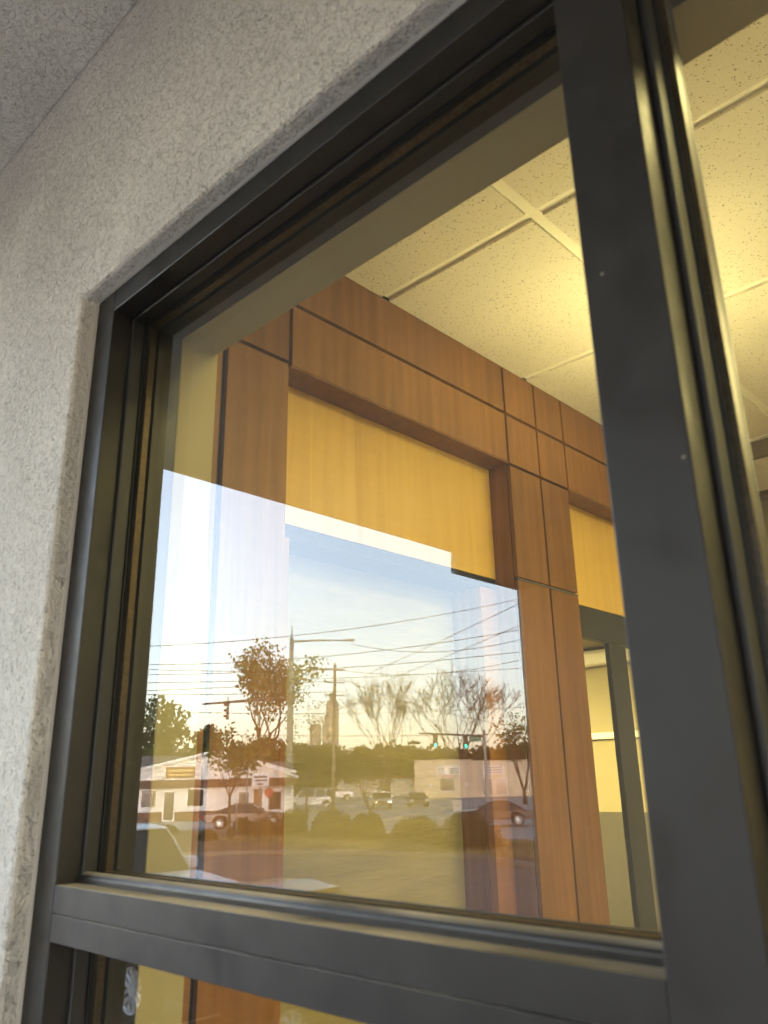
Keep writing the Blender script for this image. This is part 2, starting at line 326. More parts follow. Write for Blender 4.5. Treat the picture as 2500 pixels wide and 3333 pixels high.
# ------------------------------------------------------------------ window
YF, YG, YB = .41, .454, .512
win = thing('storefront_window', 'dark bronze metal storefront window reflecting the street, set in beige stucco', 'window', (-.9, YF, FLOOR))
XJ, XM0, XM1 = -.86, -.2066, -.156
ZH, ZT1, ZT0 = Z(.580), Z(-.0935), Z(-.145)
P(MB().box(-.904, XJ, YF, YB, FLOOR, Z(.611)), 'jamb', 'bronze', win, bevel=.0012)
P(MB().box(XJ, XR, YF, YB, ZH, Z(.611)), 'head', 'bronze', win, bevel=.0012)
MULL = [(XM0, XM1), (1.0, 1.05), (2.2, 2.25), (3.9, 3.96)]
for a, b in MULL: P(MB().box(a, b, YF-.001, YB, FLOOR, ZH-.0005), 'mullion', 'bronze', win, bevel=.0012)
bays = [(XJ, XM0)] + [(MULL[i][1], MULL[i+1][0]) for i in range(3)]
for k, (a, b) in enumerate(bays):
    tr = P(MB().box(a+.0005, b-.0005, YF, YB, Z(-.1192), ZT1), 'transom_bar', 'bronze', win, bevel=.0003)
    P(MB().box(a+.0005, b-.0005, YF, YB, ZT0, Z(-.1202)), 'transom_bar', 'bronze', win, bevel=.0003)
    # rounded glazing bead on the sill of the upper pane
    n = 10; pts = [(a+.001, YG-.020, ZT1)]
    pts += [(a+.001, YG-.012-.008*math.cos(math.pi*i/n), ZT1+.004+.0065*math.sin(math.pi*i/n)) for i in range(n+1)]
    pts += [(a+.001, YG-.004, ZT1)]
    P(MB().prism(pts, (b-a-.002, 0, 0)), 'glazing_bead', 'bronze', win, smooth=False)
    for z0, z1, up in ((ZT1, ZH, 1), (FLOOR+.1, ZT0, 0)):
        P(MB().box(a, a+.005, YG-.018, YG-.001, z0, z1), 'glazing_bead', 'black', win, bevel=.0015)
        P(MB().box(b-.005, b, YG-.018, YG-.001, z0, z1), 'glazing_bead', 'bronze', win, bevel=.0015)
        P(MB().box(a+.0051, b-.0051, YG-.018, YG-.001, z1-.005, z1), 'glazing_bead', 'bronze', win, bevel=.0015)
        g = MB()
        for (p, q, r_, s_) in ((a, a+.007, z0, z1), (b-.007, b, z0, z1)): g.box(p, q, YG-.0008, YG-.0002, r_, s_)
        g.box(a+.0071, b-.0071, YG-.0008, YG-.0002, z1-.007, z1); g.box(a+.0071, b-.0071, YG-.0008, YG-.0002, z0, z0+.008)
        P(g, 'rubber_gasket', 'black', win)
        g = MB()
        g.box(a, a+.011, YG+.005, YG+.013, z0, z1); g.box(b-.011, b, YG+.005, YG+.013, z0, z1)
        g.box(a+.0111, b-.0111, YG+.005, YG+.013, z1-.009, z1); g.box(a+.0111, b-.0111, YG+.005, YG+.013, z0, z0+.009)
        P(g, 'pane_spacer', 'spacer', win)
        g = MB(); g.box(a, a+.009, YG+.0185, YG+.025, z0, z1); g.box(b-.009, b, YG+.0185, YG+.025, z0, z1)
        g.box(a+.0091, b-.0091, YG+.0185, YG+.025, z1-.009, z1); g.box(a+.0091, b-.0091, YG+.0185, YG+.025, z0, z0+.009)
        P(g, 'rubber_gasket', 'black', win)
        for yy, m in ((YG, 'glass_out'), (YG+.016, 'glass_in')):
            P(MB().box(a+.001, b-.001, yy, yy+.0001, z0+.0005, z1-.0005), 'glass_pane', m, win) if False else None
            q = MB(); q.poly([(a+.001, yy, z0), (b-.001, yy, z0), (b-.001, yy, z1), (a+.001, yy, z1)])
            P(q, 'glass_pane', m, win)
P(MB().box(-.9052, -.9042, YF-.004, YF, FLOOR, Z(.612)), 'sealant_line', 'caulk', win)
P(MB().box(-.9042, 3.9, YF-.004, YF, Z(.6115), Z(.6125)), 'sealant_line', 'caulk', win)
P(MB().box(-.9, 4, YF, YB, 0.02, FLOOR), 'sill_base', 'bronze', win)

# ------------------------------------------------------------------ interior shell
XW, XN = -1.184, -1.255
CE = Z(1.15)
inn = thing('interior_window_wall', 'dim yellow plaster returns behind the window frame', 'wall', (-1, YB, 0))
P(MB().prism([(-6, YB+.0005, FLOOR), (XJ-.001, YB+.0005, FLOOR), (XJ-.001, YB+.0005, Z(.581)), (5, YB+.0005, Z(.581)), (5, YB+.0005, CE+.1), (-6, YB+.0005, CE+.1)], (0, .059, 0)), 'plaster_return', 'drywall', inn, bevel=.002)
struct(box('floor', -6, 5, YB, 6, FLOOR-.1, FLOOR, 'carpet'))
struct(box('roof', -6.5, 6, .507, 7, CE+.2, CE+.5, 'roof'))
o = box('back_wall', XW+.02, 5, 3.47, 3.6, FLOOR, CE+.1, 'drywall'); tag(o, 'yellow painted back wall of the lit room beyond the ceiling grille', 'wall')
o = box('side_wall', 5, 5.15, YB, 6, FLOOR, CE+.2, 'drywall'); tag(o, 'yellow painted side wall of the lit room out of view', 'wall')

# suspended ceiling: tiles hang 7 mm below the tees
cl = struct(bpy.data.objects.new('ceiling', None)); COL.objects.link(cl)
ys = [.578, .66, 1.27, 1.88, 2.86, 3.47]; xs = [XW, -.74, -.13, .48, 1.09, 1.70, 2.31, 2.92, 3.53, 4.14, 5]
LIGHTS = {(2, 1), (4, 1), (2, 3), (4, 3), (7, 1), (7, 3)}
tm = MB(); random.seed(3)
for i in range(len(xs)-1):
    for j in range(len(ys)-1):
        a, b, c_, d = xs[i], xs[i+1], ys[j], ys[j+1]; e = .014
        if d-c_ < .1: tm.box(a+.001, b-.001, c_, d-e, CE, CE+.015); continue
        if (i, j) in LIGHTS:
            continue
        tm.box(a+(e if i else 0), b-e, c_+e, d-e, CE, CE+.015)
to = tm.build('ceiling_tile', 'tile', cl)
te = MB(); te.box(XW, 5, .5775, 3.47, CE+.0165, CE+.03)
teo = te.build('ceiling_tee_grid', 'tee', cl)
te = MB()
for y in ys[1:-1]: te.box(XW, 5, y-.0135, y+.0135, CE+.008, CE+.0164)
for x in xs[1:-1]: te.box(x-.0135, x+.0135, .5775, 3.47, CE+.0065, CE+.0163)
te.build('ceiling_tee_grid', 'tee', cl)
for k, (i, j) in enumerate(sorted(LIGHTS)):  # glowing panels added out of view as the room's general light
    a, b, c_, d = xs[i]+.012, xs[i+1]-.012, ys[j]+.012, ys[j+1]-.012
    tr = thing('added_ceiling_light', 'square recessed panel added out of view for general warm light', 'ceiling light', ((a+b)/2, (c_+d)/2, CE), group='added ceiling lights out of view')
    P(MB().box(a+.03, b-.03, c_+.03, d-.03, CE+.002, CE+.006), 'diffuser', 'lit', tr)
    fr_ = MB(); fr_.box(a, b, c_, c_+.03, CE, CE+.007); fr_.box(a, b, d-.03, d, CE, CE+.007); fr_.box(a, a+.03, c_+.03, d-.03, CE, CE+.007); fr_.box(b-.03, b, c_+.03, d-.03, CE, CE+.007)
    P(fr_, 'frame', 'tee', tr)

# return-air grille beyond the mullion
gr = thing('ceiling_grille', 'ribbed return air grille between dark bars at far end of ceiling', 'grille', (-.4, 3.1, CE))
g = MB()
for k in range(26): yy = 2.925+k*.0156; g.box(-1.02, .6, yy, yy+.0085, CE-.045, CE-.033)
P(g, 'louvre', 'tee', gr); P(MB().box(-1.02, .6, 2.92, 3.33, CE-.030, CE-.028), 'backing', 'darkmetal', gr)
g = MB(); g.box(-1.04, .62, 2.885, 2.915, CE-.06, CE-.0005); g.box(-1.04, .62, 3.34, 3.41, CE-.06, CE-.0005); P(g, 'frame', 'grille_frame', gr)

# pendant uplight hidden behind the mullion
pl = thing('pendant_uplight', 'bowl shaped uplight whose glow brightens the ceiling around the dark mullion', 'lamp', (-.71, 1.74, Z(.70)), group='bowl uplights')
bm_ = MB(); n = 24; prof = [(.01, -.03), (.03, -.025), (.055, 0), (.065, .03), (.062, .03), (.05, .0), (.03, -.018), (.0, -.02)]
for k in range(len(prof)-1):
    for j in range(n):
        a0, a1 = 2*math.pi*j/n, 2*math.pi*(j+1)/n
        p, q = prof[k], prof[k+1]
        bm_.poly([(p[0]*math.cos(a0), p[0]*math.sin(a0), p[1]), (p[0]*math.cos(a1), p[0]*math.sin(a1), p[1]), (q[0]*math.cos(a1), q[0]*math.sin(a1), q[1]), (q[0]*math.cos(a0), q[0]*math.sin(a0), q[1])])
bm_.build('bowl', 'darkmetal', pl); MB().tube([(0, 0, 0), (0, 0, CE-Z(.72))], .004).build('rod', 'darkmetal', pl)
MB().tube([(-.035, 0, .012), (.035, 0, .012)], .012, 10).build('bulb', 'lampglow', pl)
for x_, y_, lb_ in ((.55, 1.74, 'second bowl shaped uplight, added out of view farther right to brighten the room'), (.55, 2.75, 'third bowl shaped uplight, added out of view deep in the room to brighten it')):  # unseen copies of the pendant, added to light the ceiling
    p2 = pl.copy(); COL.objects.link(p2); p2.location = (x_, y_, Z(.70)); p2['label'] = lb_
    for ch in list(pl.children): c2_ = ch.copy(); COL.objects.link(c2_); c2_.parent = p2

# ------------------------------------------------------------------ panelled wood wall (plane x = XW facing the room)
pw = thing('wood_panel_wall', 'cherry wood panelled wall with black joints and recessed golden maple panels', 'wall', (XW, .8, FLOOR))
core = MB(); core.box(XW-.012-.04, XW-.013, .58, .966, FLOOR, CE); core.box(XW-.052, XW-.013, .966, 3.47, Z(.846), CE); core.box(XW-.052, XW-.013, 1.768, 2.079, FLOOR, Z(.846))
P(core, 'joint_backing', 'gap', pw)
J = .0046
def panel(y0, y1, z0, z1, dep=.012, m='wood'):
    P(MB().box(XW-dep, XW, y0+J, y1-J, z0+J, z1-J), 'wood_panel', m, pw, bevel=.0006)
yc = [.805, .968, 1.765, 1.925, 2.08, 2.80, 3.46]
panel(.60, .797+.004, FLOOR, CE, m='wood')
panel(.805, .968, FLOOR, Z(.851))
panel(.805, .968, Z(.851), Z(1.0)); panel(.805, .968, Z(1.0), CE+J)
for a, b in ((.968, 1.765), (1.765, 1.925), (1.925, 2.08), (2.08, 3.46)):
    panel(a, b, Z(.843), Z(1.0)); panel(a, b, Z(1.0), CE+J)
for a, b in ((1.765, 1.925), (1.925, 2.08)):
    panel(a, b, Z(.512), Z(.843)); panel(a, b, FLOOR, Z(.512))
# cheeks and soffits of the two recesses
P(MB().box(XN-.11, XW-.0125, .9645+.0005, .9675, FLOOR, Z(.8465)), 'recess_cheek', 'wood', pw)
P(MB().box(XN-.11, XW-.0125, 1.7655, 1.7675, FLOOR, Z(.8465)), 'recess_cheek', 'wood', pw)
P(MB().box(XN-.025, XW-.0125, 2.0775, 2.0795, FLOOR, Z(.8465)), 'recess_cheek', 'wood', pw)
P(MB().box(XN-.05, XW-.0005, .9685, 1.7645, Z(.8432), Z(.8462)), 'recess_soffit', 'wood', pw)
P(MB().box(XN-.05, XW-.0005, 2.081, 3.46, Z(.8432), Z(.8462)), 'recess_soffit', 'wood', pw)
P(MB().box(XN-.02, XN, .968, 1.765, Z(.520), Z(.843)), 'maple_panel', 'maple', pw)
P(MB().box(XN-.02, XN, 2.08, 3.46, Z(.512), Z(.843)), 'maple_panel', 'maple', pw)
P(MB().box(XN-.10, XN-.004, .968, 1.765, Z(.490), Z(.519)), 'shadow_gap', 'gap', pw)
P(MB().box(XN-.02, XN, .968, 1.033, FLOOR, Z(.4895)), 'wood_casing', 'wood_edge', pw)
P(MB().box(XN-.02, XN, 1.692, 1.765, FLOOR, Z(.4895)), 'wood_casing', 'wood_edge', pw)
P(MB().box(XN-.12, XN-.0205, 1.690, 1.764, FLOOR, Z(.4895)), 'niche_cheek', 'wood', pw)
P(MB().box(XN-.12, XN-.0205, .969, 1.031, FLOOR, Z(.4895)), 'niche_cheek', 'wood', pw)
P(MB().box(XN-.118, XN-.098, 1.031, 1.690, FLOOR, Z(.4895)), 'textured_panel', 'wallpaper', pw)
# metal trim caps on the pier joint
P(MB().box(XW-.004, XW+.0015, 1.766, 2.079, Z(.5095), Z(.5115)), 'joint_trim', 'pole', pw)

# interior glazed screen in the second bay
sc = thing('interior_screen_frame', 'dark olive metal frame under the second maple panel, opening to a yellow room', 'screen', (XN, 2.36, FLOOR))
P(MB().box(XN-.03, XN, 2.081, 3.46, Z(.412), Z(.511)), 'head', 'darkmetal', sc, bevel=.002)
P(MB().box(XN-.018, XN, 2.365, 2.475, FLOOR, Z(.4115)), 'mullion', 'darkmetal', sc, bevel=.002)

# second room
r2 = thing('yellow_room', 'yellow walled room with bright moulding seen through the dark screen', 'room', (-3, 4.2, FLOOR))
YR = 4.2
P(MB().box(-6, XW-.065, YR, YR+.1, Z(.2), CE), 'wall', 'drywall', r2)
P(MB().box(-6, XW-.065, YR-.01, YR+.09, FLOOR, Z(-.18)), 'wainscot', 'wainscot', r2)
P(MB().box(-6, XW-.065, YR, YR+.1, Z(-.18), Z(.199)), 'wall', 'drywall', r2)
P(MB().box(-6, XW-.065, YR-.025, YR-.0005, Z(.20), Z(.235)), 'chair_rail', 'tee', r2, bevel=.004)
P(MB().box(-6, XW-.065, YR-.10, YR-.0005, Z(.60), Z(.685)), 'crown_moulding', 'tee', r2, bevel=.02)
P(MB().box(-6, XN-.115, .58, YR, Z(.70), Z(.74)), 'ceiling_board', 'drywall', r2)
P(MB().box(-6, -5.9, .58, YR, FLOOR, Z(.70)), 'wall', 'drywall', r2)
P(MB().box(XW-.06, XW-.03, 3.46, 4.3, FLOOR, CE), 'wall', 'drywall', r2)
tr = thing('added_room_light', 'unseen warm panel added under the ceiling to brighten the yellow room', 'ceiling light', (-2.6, 2.6, Z(.69)))  # hidden glowing panel added to brighten the second room
P(MB().box(-3.0, -2.2, 2.2, 3.4, Z(.685), Z(.695)), 'diffuser', 'lit_room', tr)


# ------------------------------------------------------------------ exterior: terrain and paving
def sheet(name, pts, z, m):
    q = MB(); q.poly([(x, y, z) for x, y in pts]); o = q.build(name, m)
    if o.data.polygons[0].normal.z < 0: o.data.flip_normals()
    return struct(o)
sheet('ground', [(-900, -900), (900, -900), (900, 900), (-900, 900)], -.02, 'grassm')
sheet('parking_lot', [(30, 8), (30, -19), (-13, -19.5), (-17.5, -21.5), (-22.5, -20.8), (-25.8, -18.6), (-27, -16.6), (-30, -10), (-36, 8)], -.012, 'asphalt')
sheet('road', [(40, -60), (-20, -29), (-34, -30), (-44, -26), (-60, 4), (-76, -10), (-58, -42), (-55, -50), (-20, -95), (40, -120)], -.013, 'road')
sheet('far_parking_lot', [(-56, -50), (-20, -92), (-75, -124), (-125, -100), (-90, -62)], -.0145, 'road')
sheet('driveway', [(-44, -26.2), (-60, 4), (-70, -2), (-56, -30.6), (-50, -38.5), (-44.5, -33)], -.009, 'concrete')
mp_ = [(-12.5, -19.4), (-17.3, -21.6), (-22.6, -20.9), (-26, -18.7), (-27.3, -16.6), (-30.5, -10.5), (-42, -20), (-41, -25), (-33, -29), (-20, -28.2), (-10, -24)]
o = MB().prism([(x, y, -.03) for x, y in mp_], (0, 0, .12)).build('mulch_bed', 'mulch'); struct(o)
k = MB()
for i in range(5):
    (x0, y0), (x1, y1) = mp_[i], mp_[i+1]; d = Vector((x1-x0, y1-y0, 0)).normalized(); n_ = Vector((d.y, -d.x, 0))*-.16
    k.prism([(x0, y0, -.02), (x1, y1, -.02), (x1-n_.x, y1-n_.y, -.02), (x0-n_.x, y0-n_.y, -.02)], (0, 0, .15))
struct(k.build('kerb', 'kerbstone', bevel=.02))
struct(box('porch_floor', -2.9, 6, -4.0, .385, -.02, FLOOR-.001, 'concrete', bevel=.02))
q = MB()
for i in range(7):
    x = -8.6-i*2.7; q.poly([(x, -2.6, -.006), (x+.1, -2.6, -.006), (x+.1, -7.4, -.006), (x, -7.4, -.006)])
q.poly([(-27, -2.5, -.006), (-6, -2.5, -.006), (-6, -2.6, -.006), (-27, -2.6, -.006)])
struct(q.build('parking_lines', 'paint_line'))
# grass tufts in the verge
random.seed(5); q = MB()
for i in range(5200):
    x, y = random.uniform(-33, -12), random.uniform(-29, -21.5)
    if y < -27.8 or x+y*.2 > -16.5: continue
    a = random.random()*6.28; h = random.uniform(.06, .22); wd = .03
    q.poly([(x-wd*math.cos(a), y-wd*math.sin(a), .085), (x+wd*math.cos(a), y+wd*math.sin(a), .085), (x+random.uniform(-.1, .1), y+random.uniform(-.1, .1), .09+h)])
tag(q.build('grass', 'grassm'), 'dry grass tufts growing on the verge around the round shrubs', 'grass', kind='stuff')

# ------------------------------------------------------------------ plants
def leaf_quads(q, c, rx, ry, rz, n, s, rng, shell=.45):
    for _ in range(n):
        th = rng.random()*6.283; cz = rng.uniform(-1, 1); rr = (shell+(1-shell)*rng.random())
        sn = math.sqrt(1-cz*cz); p = Vector((c[0]+rx*rr*sn*math.cos(th), c[1]+ry*rr*sn*math.sin(th), c[2]+rz*rr*cz))
        a = Vector((rng.gauss(0, 1), rng.gauss(0, 1), rng.gauss(0, 1))).normalized()
        b = a.cross(Vector((rng.gauss(0, 1), rng.gauss(0, 1), rng.gauss(0, 1)))).normalized()
        k = s*rng.uniform(.5, 1.2); q.poly([p-a*k, p-b*k*.5, p+a*k, p+b*k*.5])
def shrub(x, y, rr, h, label, seed, z=.05):
    rng = random.Random(seed)
    root = thing('round_shrub', label, 'shrub', (x, y, z), group='clipped shrubs in the mulch bed')
    q = MB(); n1, n2 = 14, 8
    g = [[None]*(n1) for _ in range(n2+1)]
    for i in range(n2+1):
        ph = math.pi*.5*i/n2
        for j in range(n1):
            a = 2*math.pi*j/n1; k = 1+.10*noise.noise(Vector((math.cos(a)*1.5+seed, math.sin(a)*1.5, ph*2)))
            g[i][j] = (rr*.88*k*math.cos(ph)**.7*math.cos(a), rr*.88*k*math.cos(ph)**.7*math.sin(a), h*.9*k*math.sin(ph))
    for i in range(n2):
        for j in range(n1): q.poly([g[i][j], g[i][(j+1) % n1], g[i+1][(j+1) % n1], g[i+1][j]])
    for _ in range(900):
        th = rng.random()*6.283; ph = math.asin(rng.random()); k = rng.uniform(.88, 1.06)
        p = Vector((rr*k*math.cos(ph)**.7*math.cos(th), rr*k*math.cos(ph)**.7*math.sin(th), h*k*math.sin(ph)))
        a = Vector((rng.gauss(0, 1), rng.gauss(0, 1), rng.gauss(0, 1))).normalized(); b = a.cross(Vector((rng.gauss(0, 1), 1, rng.gauss(0, 1)))).normalized()
        s_ = rng.uniform(.04, .09); q.poly([p-a*s_, p-b*s_*.6, p+a*s_, p+b*s_*.6])
    q.build('foliage', 'shrub', root)
    MB().tube([(0, 0, -.05), (0, 0, h*.5)], .05, 6).build('stem', 'bark', root)
shr = [(-39.1, -23.1, .95, .55, 'low brown shrub by the driveway, in front of the white house door'),
       (-32.7, -21.6, .45, .5, 'small dark shrub near the bend of the mulch bed'),
       (-34.2, -24.6, .55, .95, 'narrow shrub standing close behind the dark sedan wheel'),
       (-32.4, -24.5, 1.0, .85, 'wide low shrub in front of the dark sedan door'),
       (-31.0, -25.2, .72, 1.35, 'tall round shrub beside the foot of the signal pole'),
       (-28.0, -24.9, 1.05, 1.4, 'large round shrub below the white off-road car'),
       (-26.0, -25.1, .85, 1.25, 'round shrub right in front of the slender sapling'),
       (-23.4, -25.3, 1.15, 1.15, 'broad domed shrub left of the white marker post'),
       (-19.4, -23.7, 1.25, 1.35, 'biggest domed shrub beneath the white marker post')]
for i, a in enumerate(shr): shrub(a[0], a[1], a[2]*.93, a[3]*.88, a[4], 10+i)

def grow(q, tips, p, d, L, R, depth, rng, spread, up, mids=None, maxd=5):
    n = 3; pts = [p]; rs = [R]; dd = d.copy()
    for i in range(n):
        dd = (dd + Vector((rng.gauss(0, .09), rng.gauss(0, .09), rng.gauss(0, .05)+up*.05))).normalized()
        pts.append(pts[-1]+dd*L/n); rs.append(R*(1-.38*(i+1)/n))
    rs = [max(v, .034 if maxd > 5 else (.026 if maxd > 4 else .012)) for v in rs]; q.tube(pts, rs, 6 if depth < 2 else (4 if depth < 4 else 3), cap=False)
    if mids is not None and depth >= 3: mids += pts[1:]
    if depth >= maxd: tips.append(pts[-1]); return
    k = 3 if (depth in (0, 1) or rng.random() < .45) else 2
    for j in range(k):
        ax = Vector((rng.gauss(0, 1), rng.gauss(0, 1), 0)).normalized()
        nd = (dd + ax*spread*rng.uniform(.5, 1.15) + Vector((0, 0, up*.18))).normalized()
        grow(q, tips, pts[-1] if rng.random() < .6 else pts[-2], nd, L*rng.uniform(.68, .88), rs[-1]*.72, depth+1, rng, spread, up, mids, maxd)
def tree(x, y, H, trunkH, R, seed, label, cat='tree', name='bare_tree', leafm=None, nl=6, ls=.25, lr=.8, spread=.62, up=.6, maxd=5, width=None, group=None, z=0, nb=4):
    rng = random.Random(seed); root = thing(name, label, cat, (x, y, z), group=group)
    q = MB(); tips = []; mids = []
    L = (H-trunkH)/3.0
    q.tube([(0, 0, -.1), (rng.gauss(0, .05), rng.gauss(0, .05), trunkH*.5), (0, 0, trunkH)], [R*1.25, R, R*.9], 8)
    for j in range(nb):
        a = 6.283*j/nb+rng.random()*.6; nd = Vector((math.cos(a)*spread, math.sin(a)*spread, 1)).normalized()
        grow(q, tips, Vector((0, 0, trunkH*.98)), nd, L, R*.6, 1, rng, spread, up, mids, maxd)
    top = max(t.z for t in tips); wid = max(max(abs(t.x), abs(t.y)) for t in tips)
    sz = (H-trunkH)/max(.1, top-trunkH); sw = (width/2/wid) if width else sz
    fx = lambda v: (v[0]*sw, v[1]*sw, v[2] if v[2] < trunkH else trunkH+(v[2]-trunkH)*sz)
    q.v = [fx(v) if v[2] > trunkH*.9 else v for v in q.v]
    q.build('trunk', 'bark', root, smooth=True)
    if leafm:
        lq = MB()
        for t_ in tips+mids[::2]:
            t2 = fx(t_)
            if rng.random() < (.12 if nl > 2 else .6): continue
            for _ in range(nl):
                p = Vector(t2)+Vector((rng.gauss(0, lr), rng.gauss(0, lr), rng.gauss(0, lr*.8)))
                a = Vector((rng.gauss(0, 1), rng.gauss(0, 1), rng.gauss(0, 1))).normalized(); b = a.cross(Vector((rng.gauss(0, 1), rng.gauss(0, 1), .3))).normalized()
                k = ls*rng.uniform(.5, 1.2); lq.poly([p-a*k, p-b*k*.6, p+a*k, p+b*k*.6])
        lq.build('crown', leafm, root)
    return root
tree(-63.1, -48.3, 15.6, 4.2, .38, 4, 'tall leafy tree with open crown behind the gabled white houses', name='leafy_tree', leafm='leafy', nl=5, ls=.22, lr=.55, spread=.6, up=.9, width=12.0, maxd=5)
tree(-92.6, -96.5, 20.8, 3.0, .36, 11, 'bare spreading tree behind the utility pole, hung with few buds', leafm='bud', nl=1, ls=.14, lr=.6, spread=.68, up=.9, width=19.5, maxd=6, group='bare trees along the wood edge', nb=5)
tree(-83.6, -104.6, 21.4, 3.0, .36, 29, 'wide bare tree above the far green traffic lights', leafm='bud', nl=1, ls=.09, lr=.6, spread=.72, up=.9, width=23, maxd=6, group='bare trees along the wood edge', nb=6)
tree(-45.3, -38.4, 8.6, 1.4, .12, 31, 'slender young tree with sparse leaves right of the signal pole', name='young_tree', leafm='leafy', nl=2, ls=.12, lr=.5, spread=.6, up=.6, width=4.0, maxd=4)
tree(-32.4, -22.5, 4.9, 1.9, .07, 37, 'dark reddish young tree in the mulch before the white house', name='young_tree', leafm='leaf', nl=6, ls=.12, lr=.28, spread=.7, up=.4, width=2.9, maxd=4)
tree(-31.7, -31.0, 3.1, 1.0, .06, 41, 'thin sapling between two small parked cars and the shrubs', name='sapling', leafm='bud', nl=3, ls=.09, lr=.25, spread=.7, up=.5, width=2.4, maxd=3)
tree(-49.6, -71.5, 8.5, 1.2, .2, 47, 'dark leafy tree beside the porch pier edge, right of the bare trees', name='leafy_tree', leafm='leaf', nl=4, ls=.2, lr=.6, spread=.6, up=.5, width=7, maxd=4)
# dense evergreens behind the houses
def dense(x, y, H, Rw, seed, label, m='leafd', n=2600, s=.34):
    rng = random.Random(seed); root = thing('dense_tree', label, 'tree', (x, y, 0), group='dense trees behind the houses')
    MB().tube([(0, 0, -.1), (0, 0, H*.6)], [.35, .15], 8).build('trunk', 'bark', root)
    q = MB()
    for i in range(22):
        a = rng.random()*6.28; zz = rng.uniform(.28, .95); w_ = math.sqrt(max(.06, 1-((zz-.5)/.55)**2))
        d = rng.uniform(.1, .85)*Rw*w_
        leaf_quads(q, (d*math.cos(a), d*math.sin(a), H*zz), Rw*.34, Rw*.34, H*.13, n//22, s, rng, .55)
    q.build('crown', m, root)
dense(-71.5, -36.8, 10.2, 4.2, 51, 'dark rounded tree behind the grey roof, at the frame edge')
dense(-69.3, -40.6, 10.0, 4.4, 52, 'broad green tree behind the grey roof', m='leaf')
dense(-66.6, -43.6, 7.6, 2.8, 53, 'lower dark tree sloping down beside the tall leafy tree')
# far wood
rng = random.Random(77); q = MB()
for i in range(150):
    t_ = i/149; ang = rad(-18+ -0)+t_*rad(62); D = 150+rng.uniform(-6, 10)
    x = -D*math.cos(rad(28)+t_*rad(46)); y = -D*math.sin(rad(28)+t_*rad(46))
    H = 8.6+1.3*noise.noise(Vector((t_*9, 0, 0)))+rng.uniform(-.6, .6)
    q.tube([(x, y, 0), (x, y, H*.8)], [.3, .1], 5, cap=False)
    leaf_quads(q, (x, y, H*.55), 3.2, 3.2, H*.45, 230, .75, rng, .3)
o = q.build('distant_woods', 'leafd'); tag(o, 'low dark green woods along the horizon behind the tan building', 'woods', kind='stuff')
for i, (x, y, H, R_) in enumerate([(-80.5, -63, 7.6, 4), (-84, -70, 7.2, 4.5), (-74, -56, 6.8, 3.6), (-88, -79, 7.4, 5)]):
    dense(x, y, H, R_, 80+i, ['bushy tree behind the white pickup truck', 'bushy dull green tree left of the low shed', 'bushy tree between leafy tree and tall tower', 'bushy tree right behind the low pale shed'][i], n=2200)

# ------------------------------------------------------------------ buildings over the road
def frame_on(L, R_):
    """local frame of a facade from its left to its right end as seen from the street"""
    L = Vector((*L, 0)); R_ = Vector((*R_, 0)); d = (R_-L); wd = d.length; d.normalize()
    rz = math.atan2(d.y, d.x); return L, rz, wd
def gable_house(L, R_, eave, apex, depth, label, ax=.5, name='gabled_house'):
    o, rz, wd = frame_on(L, R_)
    root = thing(name, label, 'house', o, rz)
    return root, wd, depth
# local x runs along the facade, facade plane at y = 0, the street side is y > 0 or < 0
L_, R_ = (-55.5, -31.0), (-49.2, -40.0)
o_, rz, wd = frame_on(L_, R_)
sgn = 1 if (Matrix.Rotation(-rz, 3, 'Z') @ (Vector((0, 0, 0))-o_)).y > 0 else -1
def F(y): return sgn*y                     # + towards the street
def fb(x0, x1, y0, y1, z0, z1, mb=None):
    mb = mb or MB(); a, b = sorted((F(y0), F(y1))); return mb.box(x0, x1, a, b, z0, z1)
hA = thing('gabled_house', 'white sided gabled shop with brown brick base, brown sign in its gable', 'house', o_, rz)
dp = -12
q = MB(); q.prism([(0, F(0), 2.85), (wd, F(0), 2.85), (wd, F(0), 3.3), (5.6, F(0), 4.75), (0, F(0), 3.5)], (0, F(dp), 0)); fb(0, wd, 0, dp, .65, 2.849, q); q.build('wall', 'siding', hA)
fb(-.02, wd+.02, .03, dp, 0, .649).build('brick_base', 'brick', hA)
fb(-.1, wd+.1, .55, .001, 2.28, 2.84).build('shingle_band', 'brownband', hA)
q = MB(); q.prism([(-.5, F(.25), 3.42), (5.6, F(.25), 4.80), (wd+.5, F(.25), 3.20), (wd+.5, F(.25), 3.30), (5.6, F(.25), 4.92), (-.5, F(.25), 3.52)], (0, F(dp-.5), 0)); q.build('roof', 'roof', hA)
q = MB(); q.prism([(-.5, F(.251), 3.36), (5.6, F(.251), 4.74), (wd+.5, F(.251), 3.14), (wd+.5, F(.251), 3.34), (5.6, F(.251), 4.95), (-.5, F(.251), 3.56)], (0, F(.06), 0)); q.build('rake_board', 'white', hA)
q = MB(); q.prism([(-6, F(-3), 3.3), (-6, F(-7), 4.75), (-6, F(-11), 3.3)], (11.0, 0, 0)); q.build('roof', 'roof', hA)
q = MB(); fb(-6, -.01, -3.2, -10.8, 0, 3.29, q); q.build('wall', 'siding', hA)
def window(root, x0, x1, z0, z1, y=0.0, fr='white', gl='win', door=False):
    t_ = .09
    q = MB(); fb(x0-t_, x0, y+.05, y-.02, z0-t_, z1+t_, q); fb(x1, x1+t_, y+.05, y-.02, z0-t_, z1+t_, q); fb(x0, x1, y+.05, y-.02, z1, z1+t_, q); fb(x0, x1, y+.05, y-.02, z0-t_, z0, q)
    wf = q.build('door' if door else 'window', fr, root)
    fb(x0, x1, y+.02, y+.006, z0, z1).build('pane', gl, wf)
window(hA, .35, 1.35, 1.0, 2.15); window(hA, 3.6, 4.75, 1.0, 2.15)
